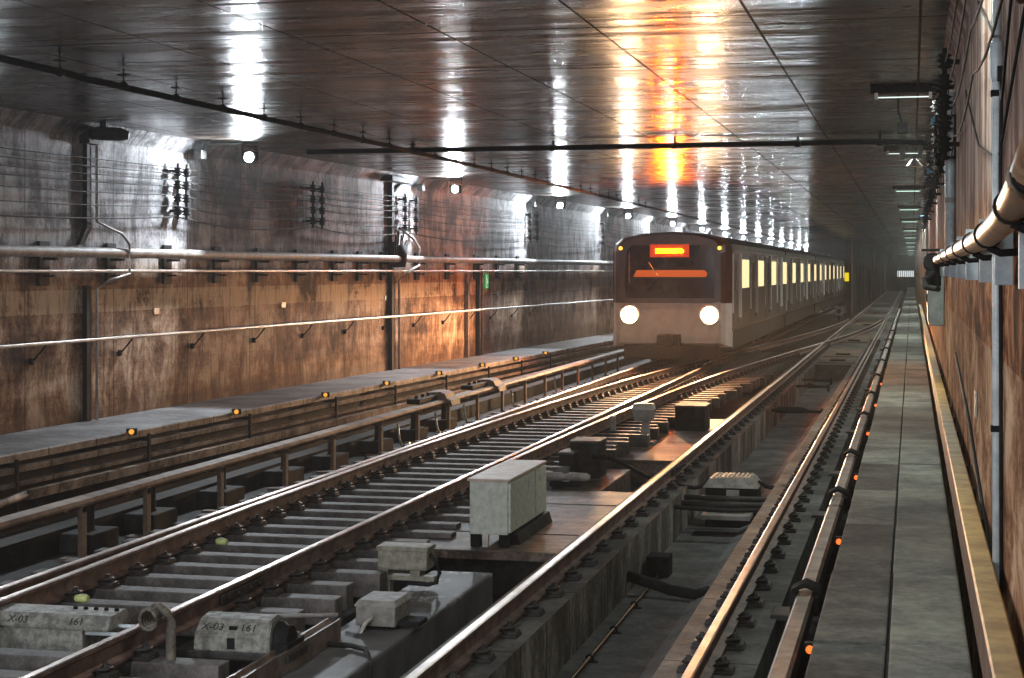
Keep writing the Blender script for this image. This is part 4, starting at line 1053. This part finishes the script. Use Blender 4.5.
for i, (px, py) in enumerate(((937, 121), (931, 171), (926, 202), (923, 217))):
    X = .27; Y, Z = onX(px, py, X)
    lab = f'blue plastic socket at the top of the right wall, {ordn(i + 1)} from the front'
    if s0 is None:
        s0 = empty('blue_socket', (X, Y, Z), lab, 'socket', 'blue sockets along the right wall')
        MB().lathe([(.03, -.06), (.045, -.05), (.045, .03), (.03, .06)], (0, 0, 0), 'X', 0, 12).build('socket_body', 'blueplastic', s0)
        MB().lathe([(.032, .06), (.032, .11), (.012, .13), (.012, .16)], (0, 0, 0), 'X', 0, 12).build('plug', 'palepipe', s0)
    else: dup(s0, (X, Y, Z), lab)
# yellow handrail board
XH0, XH1, zH = .268, .368, 1.134
root = empty('handrail_board', (.3, 12, zH), 'yellow-topped timber handrail board along the right wall', 'handrail')
b = MB(); b.sweep([(-.036, -.20), (-.036, -.01), (-.028, 0), (.062, 0), (.07, -.01), (.07, -.20)], [(.005, -9), (.005, 2), (.005, 60)], [1, 0, 0, 0, 0, 1]); b.build('board', ['yellow', 'brownside'], root)
k0 = None
for i in range(16):
    y = 8.6 + i * 1.35
    if k0 is None:
        b = MB(); b.tube([(.03, 0, -.05), (.085, 0, -.02), (.10, .05, -.15), (.06, .08, -.22), (.11, .12, -.32)], .012, 0, 6); b.box((.095, .06, -.40), (.12, .14, -.28), 0, .006)
        o = k0 = b.build('bracket', 'black')
    else: o = k0.copy(); COL.objects.link(o)
    o.parent = root; o.location = (0, y - 12, 0)
b = MB(); b.tube([(.41, 8.4, .85), (.41, 10, 1.05), (.408, 13, 1.42), (.41, 17, 1.72)], .014, 0, 6)
tag(b.build('loose_cable', 'rubber'), 'black cable slanting down the rusty panel behind the yellow handrail board', 'cable', 'cables low on the right wall')
b = MB(); b.tube([(.40, 7.5, .70), (.395, 10.5, .98)], .012, 0, 6)
tag(b.build('thin_rod', 'yellow'), 'thin yellow rod slanting on the wall beside the galvanised conduit', 'rod')
b = MB(); b.box((.405, 11.6, 1.55), (.418, 11.8, 1.72), 0, .003); tag(b.build('wall_plaque', 'plaque'), 'small pale plaque on the rusty panel above the yellow handrail board', 'plaque')
# dark bracket pipe in the top corner
b = MB(); b.tube([(.10, 5.2, 3.42), (.28, 5.55, 3.30), (.38, 6.0, 3.24)], .05, 0, 12)
b = MB(); b.tube([(.20, 6.35, 3.80), (.33, 6.30, 3.62), (.41, 6.25, 3.50)], .06, 0, 12)
tag(b.build('pipe_stub', 'board'), 'brown pipe stub poking from the right wall at the upper corner', 'pipe')

# ------------------------------------------------------------------ train
YN = 44.6
XC = -6.22; HW = 1.6
train = empty('metro_train', (XC, YN, 0), 'metro train with glowing headlights and orange destination display coming down the left track', 'train')
def sect(hw, zb, ztop, sc=1.0):
    zs = ztop - 3.57
    return [(-hw, zb), (-hw, 3.05 + zs), (-hw * .975, 3.24 + zs), (-hw * .86, 3.40 + zs), (-hw * .5, 3.52 + zs), (0, 3.57 + zs), (hw * .5, 3.52 + zs), (hw * .86, 3.40 + zs), (hw * .975, 3.24 + zs), (hw, 3.05 + zs), (hw, zb)]
def loft(b, secs, mat_of):
    rings = [[b.bm.verts.new((x, y, z)) for x, z in s] for y, s in secs]
    n = len(rings[0])
    for q, w in zip(rings, rings[1:]):
        for j in range(n):
            f = b.bm.faces.new((q[j], q[(j + 1) % n], w[(j + 1) % n], w[j])); f.material_index = mat_of(j, f)
    return rings
# cab front
CUT = 1.67
def nose(hw, zb, ztop, y):
    s = sect(hw, zb, ztop); return s[:1] + [(-hw, 1.10), (-hw, CUT)] + s[1:10] + [(hw, CUT), (hw, 1.10)] + s[10:]
b = MB()
secs = [(0.0, nose(1.34, .62, 3.50, 0)), (.16, nose(1.46, .56, 3.55, 0)), (.55, nose(1.60, .50, 3.57, 0))]
def mo(j, f):
    zc_ = f.calc_center_median().z
    if j in (2, 3, 12, 13) and abs(f.calc_center_median().y) > .2 and f.calc_center_median().x > 0: return 2
    return 1 if zc_ < CUT else 0
rings = loft(b, secs, mo)
r0_ = rings[0]
n = len(r0_)
# front cap, split at the mask line and slightly raked
lowv = [r0_[0], r0_[1], r0_[2], r0_[n - 3], r0_[n - 2], r0_[n - 1]]
f = b.bm.faces.new(lowv[::-1]); f.material_index = 1
upv = r0_[2:n - 2]; f = b.bm.faces.new(upv[::-1]); f.material_index = 0
cab = b.build('cab_front', ['mask', 'whitefront', 'silver'], train)
# windscreen, display, console, wiper
b = MB(); b.prism([(-1.16, 1.80), (-1.20, 2.2), (-1.14, 3.06), (-1.0, 3.2), (1.0, 3.2), (1.14, 3.06), (1.20, 2.2), (1.16, 1.80)], -.035, .02, 0); b.build('windscreen', 'glass', cab)
dsp = MB().box((-.52, -.062, 2.88), (.52, -.036, 3.22), 0, .01).build('destination_display', 'display_halo', cab); dsp['label'] = 'orange destination display with a painted halo glow'
b = MB()
rows = 5
txt = '11011011101101110110111'
for i in range(26):
    for rr_ in range(3):
        if random.random() < .86: b.box((-.36 + i * .028, -.075, 3.0 + rr_ * .032), (-.36 + i * .028 + .024, -.063, 3.026 + rr_ * .032))
b.build('display_characters', 'led_orange', dsp) if False else b.build('display_dots', 'led_orange', cab)
b = MB(); b.prism([(-.96, 2.36), (-.88, 2.54), (.92, 2.54), (1.0, 2.46), (.96, 2.36)], -.05, -.036, 0); o = b.build('console_reflection', 'console', cab); o['label'] = 'cab console with painted orange reflection'
b = MB(); b.tube([(-.35, -.06, 2.45), (-.55, -.07, 2.75)], .012, 0, 6); b.tube([(-.30, -.06, 2.40), (-.35, -.06, 2.45)], .02, 0, 6); b.build('wiper', 'silver', cab)
b = MB(); b.tube([(-1.07, -.04, 2.2), (-1.07, -.08, 2.3), (-1.07, -.08, 2.95), (-1.07, -.04, 3.05)], .02, 0, 8); b.build('grab_handle', 'thirdrail', cab)
b = MB(); b.prism([(-1.3, .75), (-1.34, 1.62), (-.7, 1.50), (.6, 1.52), (1.0, 1.66), (1.34, 1.70), (1.3, .75)], -.05, 0.02, 0); b.build('apron', 'whitefront', cab)
for sx in (-1, 1):
    x = sx * 1.06
    b = MB(); b.lathe([(.29, .03), (.28, -.03), (.25, -.06)], (x, -.04, 1.36), 'Y', 0, 24); hl = b.build('headlight', 'silver', cab)
    MB().lathe([(.22, 0), (.22, -.02), (.14, -.04), (.02, -.045)], (x, -.095, 1.36), 'Y', 0, 20).build('headlight_lens', 'headlight', hl)
    MB().lathe([(.05, .04), (.05, -.04), (.025, -.055)], (sx * 1.31, .02, 3.12), 'Y', 0, 12).build('marker_lamp', 'amber', cab)
    ld = bpy.data.lights.new('headlight_beam', 'SPOT'); ld.energy = 3400; ld.color = (1.0, .60, .30); ld.spot_size = math.radians(165); ld.spot_blend = .6; ld.shadow_soft_size = .22
    lo = bpy.data.objects.new('headlight_beam', ld); COL.objects.link(lo); lo.parent = train; lo.location = (x, -.20, 1.36)
    lo.rotation_euler = (PI / 2, 0, PI)     # beam along -Y, lamp's own Y axis up
    # dipped-beam photometry: little light above a soft cut-off, less close in front of the nose
    ld.use_nodes = True; lt = ld.node_tree; em = lt.nodes['Emission']
    tc = lt.nodes.new('ShaderNodeTexCoord'); sp = lt.nodes.new('ShaderNodeSeparateXYZ'); lt.links.new(tc.outputs['Normal'], sp.inputs[0])
    m1 = lt.nodes.new('ShaderNodeMapRange'); m1.interpolation_type = 'SMOOTHSTEP'
    for a_, v_ in zip(('From Min', 'From Max', 'To Min', 'To Max'), (.02, .14, 1.0, .07)): m1.inputs[a_].default_value = v_
    m2 = lt.nodes.new('ShaderNodeMapRange'); m2.interpolation_type = 'SMOOTHSTEP'
    for a_, v_ in zip(('From Min', 'From Max', 'To Min', 'To Max'), (-.35, -.06, .15, 1.0)): m2.inputs[a_].default_value = v_
    mu = lt.nodes.new('ShaderNodeMath'); mu.operation = 'MULTIPLY'
    for m_ in (m1, m2): lt.links.new(sp.outputs[1], m_.inputs['Value'])
    lt.links.new(m1.outputs[0], mu.inputs[0]); lt.links.new(m2.outputs[0], mu.inputs[1]); lt.links.new(mu.outputs[0], em.inputs['Strength'])
b = MB(); b.box((-.3, -.35, .55), (.3, .5, .85), 0, .03); b.lathe([(.16, -.5), (.18, -.35), (.14, -.3)], (0, 0, .7), 'Y', 0, 14); b.build('coupler', 'black', train)
b = MB(); b.box((-1.25, .1, .18), (1.25, .9, .56), 0, .04); b.build('cab_skirt', 'skirt', train)
# cars
CL = 20.25
def build_car(first):
    y0 = .52 if first else .25
    y1 = CL - .25
    b = MB()
    s = sect(HW, .95, 3.57)
    def mo2(j, f):
        c_ = f.calc_center_median()
        return 1 if c_.z > 3.14 else 0
    rg = loft(b, [(y0, s), (y1, s)], mo2)
    b.bm.faces.new(rg[0][::-1]); b.bm.faces.new(rg[1])
    for f in b.bm.faces:
        if abs(f.normal.y) > .9 or len(f.verts) > 6: f.material_index = 2
    for k_ in range(4):   # roof ribs along
        pass
    car = b.build('car_body', ['stainless', 'roof', 'skirt'], train)
    b = MB(); b.box((-HW + .06, y0 + .2, .42), (HW - .06, y1 - .2, .95)); 
    for yy in (2.6, 4.8, CL - 4.8, CL - 2.6):
        for sx in (-1, 1): b.lathe([(.43, -.06), (.43, .06)], (sx * .80, yy, .43), 'X', 0, 20)
    b.build('underframe', 'skirt', car)
    # top drip rail and sign boxes
    b = MB(); b.box((HW - .02, y0, 3.02), (HW + .03, y1, 3.07)); b.box((HW - .01, y0, .93), (HW + .02, y1, 1.02)); b.build('side_rail', 'stainless', car)
    for j in range(4):
        yb = 1.35 + j * 5.05
        # door leaves with small dark windows, bright post, then a saloon window
        d = MB(); 
        for q in (0, 1):
            ya = yb - .15 + q * .68 - .55
            d.box((HW - .02, ya, 1.02), (HW + .012, ya + .66, 2.98), 0, .01)
        d = d.build('door', 'doorleaf', car)
        for q in (0, 1):
            ya = yb - .15 + q * .68 - .55
            MB().box((HW + .005, ya + .14, 2.0), (HW + .018, ya + .52, 2.78), 0, .008).build('door_glass', 'darkglass', d)
        b = MB(); b.box((HW - .01, yb + .72, 1.24), (HW + .085, yb + .88, 3.02), 0, .02); b.build('door_post', 'silver', car); b = MB(); b.box((HW - .01, yb - .86, 1.4), (HW + .035, yb - .78, 2.98), 0, .015); b.build('door_post', 'silver', car)
        b = MB(); b.box((HW - .01, yb + .70, 1.14), (HW + .065, yb + .90, 1.26), 0, .02); b.build('post_foot', 'plaque', car)
        b = MB(); b.box((HW - .03, yb + 1.55, 1.98), (HW + .012, yb + 3.75, 2.88), 0, .01); w_ = b.build('window_frame', 'doorleaf', car)
        MB().box((HW - .01, yb + 1.62, 2.04), (HW + .018, yb + 2.65, 2.84), 0, .01).build('window_pane', 'window_lit', w_)
        MB().box((HW - .01, yb + 2.70, 2.04), (HW + .018, yb + 3.68, 2.84), 0, .01).build('window_pane', 'window_lit', w_)
    return car
car1 = build_car(True); car1['label'] = 'leading car with cab'
car2 = build_car(False); car2.location = (0, CL, 0)
for i in range(2, 4):
    c = car2.copy(); COL.objects.link(c); c.parent = train; c.location = (0, CL * i, 0)
    for ch in list(car2.children):
        q = ch.copy(); COL.objects.link(q); q.parent = c
        for g in list(ch.children):
            w_ = g.copy(); COL.objects.link(w_); w_.parent = q
for i in range(1, 4):
    b = MB(); b.box((-1.25, CL * i - .28, .9), (1.25, CL * i + .28, 3.3)); b.build('gangway', 'rubber', train)
    b = MB(); b.box((HW - .04, CL * i - .10, 1.0), (HW + .04, CL * i + .0, 3.1), 0, .01); b.build('end_post', 'silver', train)

# small signal and sign near the tail of the train
X, Y = gnd(835, 318, -0.2)
X, Y = -4.33, 108.0
b_ = empty('ground_signal', (-3.95, 96, -.22), 'small pale ground signal box beside the train near its tail', 'signal')
MB().box((-.22, 0, .25), (.22, .3, .78), 0, .03).build('signal_head', 'wallbox', b_)
MB().box((-.06, .1, 0), (.06, .2, .26)).build('leg', 'black', b_)
MB().lathe([(.12, 0), (.12, -.03), (.09, -.05)], (0, 0, .5), 'Y', 0, 14).build('lens', 'glass', b_)
b_ = empty('yellow_sign', (-4.40, 121.3, 2.1), 'small yellow sign on the end of the partition behind the last visible car', 'sign')
MB().box((-.22, -.05, -.3), (.10, .0, .3), 0, .01).build('sign_plate', 'yellow_sign', b_)
MB().box((-.03, .0, -.32), (.03, .2, .32)).build('bracket', 'black', b_)

# ------------------------------------------------------------------ light
W_ = bpy.data.worlds.new('tunnel_air'); SC.world = W_; W_.use_nodes = True
W_.node_tree.nodes['Background'].inputs[0].default_value = (0.75, 0.85, 1.0, 1); W_.node_tree.nodes['Background'].inputs[1].default_value = 0.02
vs = W_.node_tree.nodes.new('ShaderNodeVolumeScatter'); vs.inputs['Density'].default_value = 0.0011; vs.inputs['Anisotropy'].default_value = 0.45
W_.node_tree.links.new(vs.outputs[0], W_.node_tree.nodes['World Output'].inputs['Volume'])
def area(loc, size, e, col, rot=(0, 0, 0)):
    ld = bpy.data.lights.new('station_or_fill_lamp', 'AREA'); ld.shape = 'RECTANGLE'; ld.size, ld.size_y = size; ld.energy = e; ld.color = col
    o = bpy.data.objects.new('station_or_fill_lamp', ld); COL.objects.link(o); o.location = loc; o.rotation_euler = rot
# lamps of the station platform behind the viewpoint, and an added overhead fill
area((-0.4, -3.0, 4.4), (0.3, 6.0), 420, (.93, 1.0, .98), (math.radians(28), 0, 0))
area((-4.0, -5.0, 4.4), (0.3, 8.0), 260, (.93, .97, 1.0), (math.radians(35), 0, 0))
area((-4.6, 7.5, 4.62), (0.3, 5.0), 260, (.93, .97, 1.0), (math.radians(22), 0, 0))  # unseen fill added ahead of the viewpoint to light the sleeper tops
area((-9.0, -5.0, 4.4), (0.3, 8.0), 1900, (.93, .97, 1.0), (math.radians(35), 0, 0))

SC.view_settings.view_transform = 'Standard'; SC.view_settings.look = 'None'; SC.view_settings.gamma = 1; SC.view_settings.use_curve_mapping = False
SC.view_settings.exposure = 0.1
SC.cycles.use_denoising = True
SC.cycles.max_bounces = 5; SC.cycles.diffuse_bounces = 3; SC.cycles.glossy_bounces = 3
SC.cycles.sample_clamp_indirect = 6.0
SC.cycles.caustics_reflective = False; SC.cycles.caustics_refractive = False
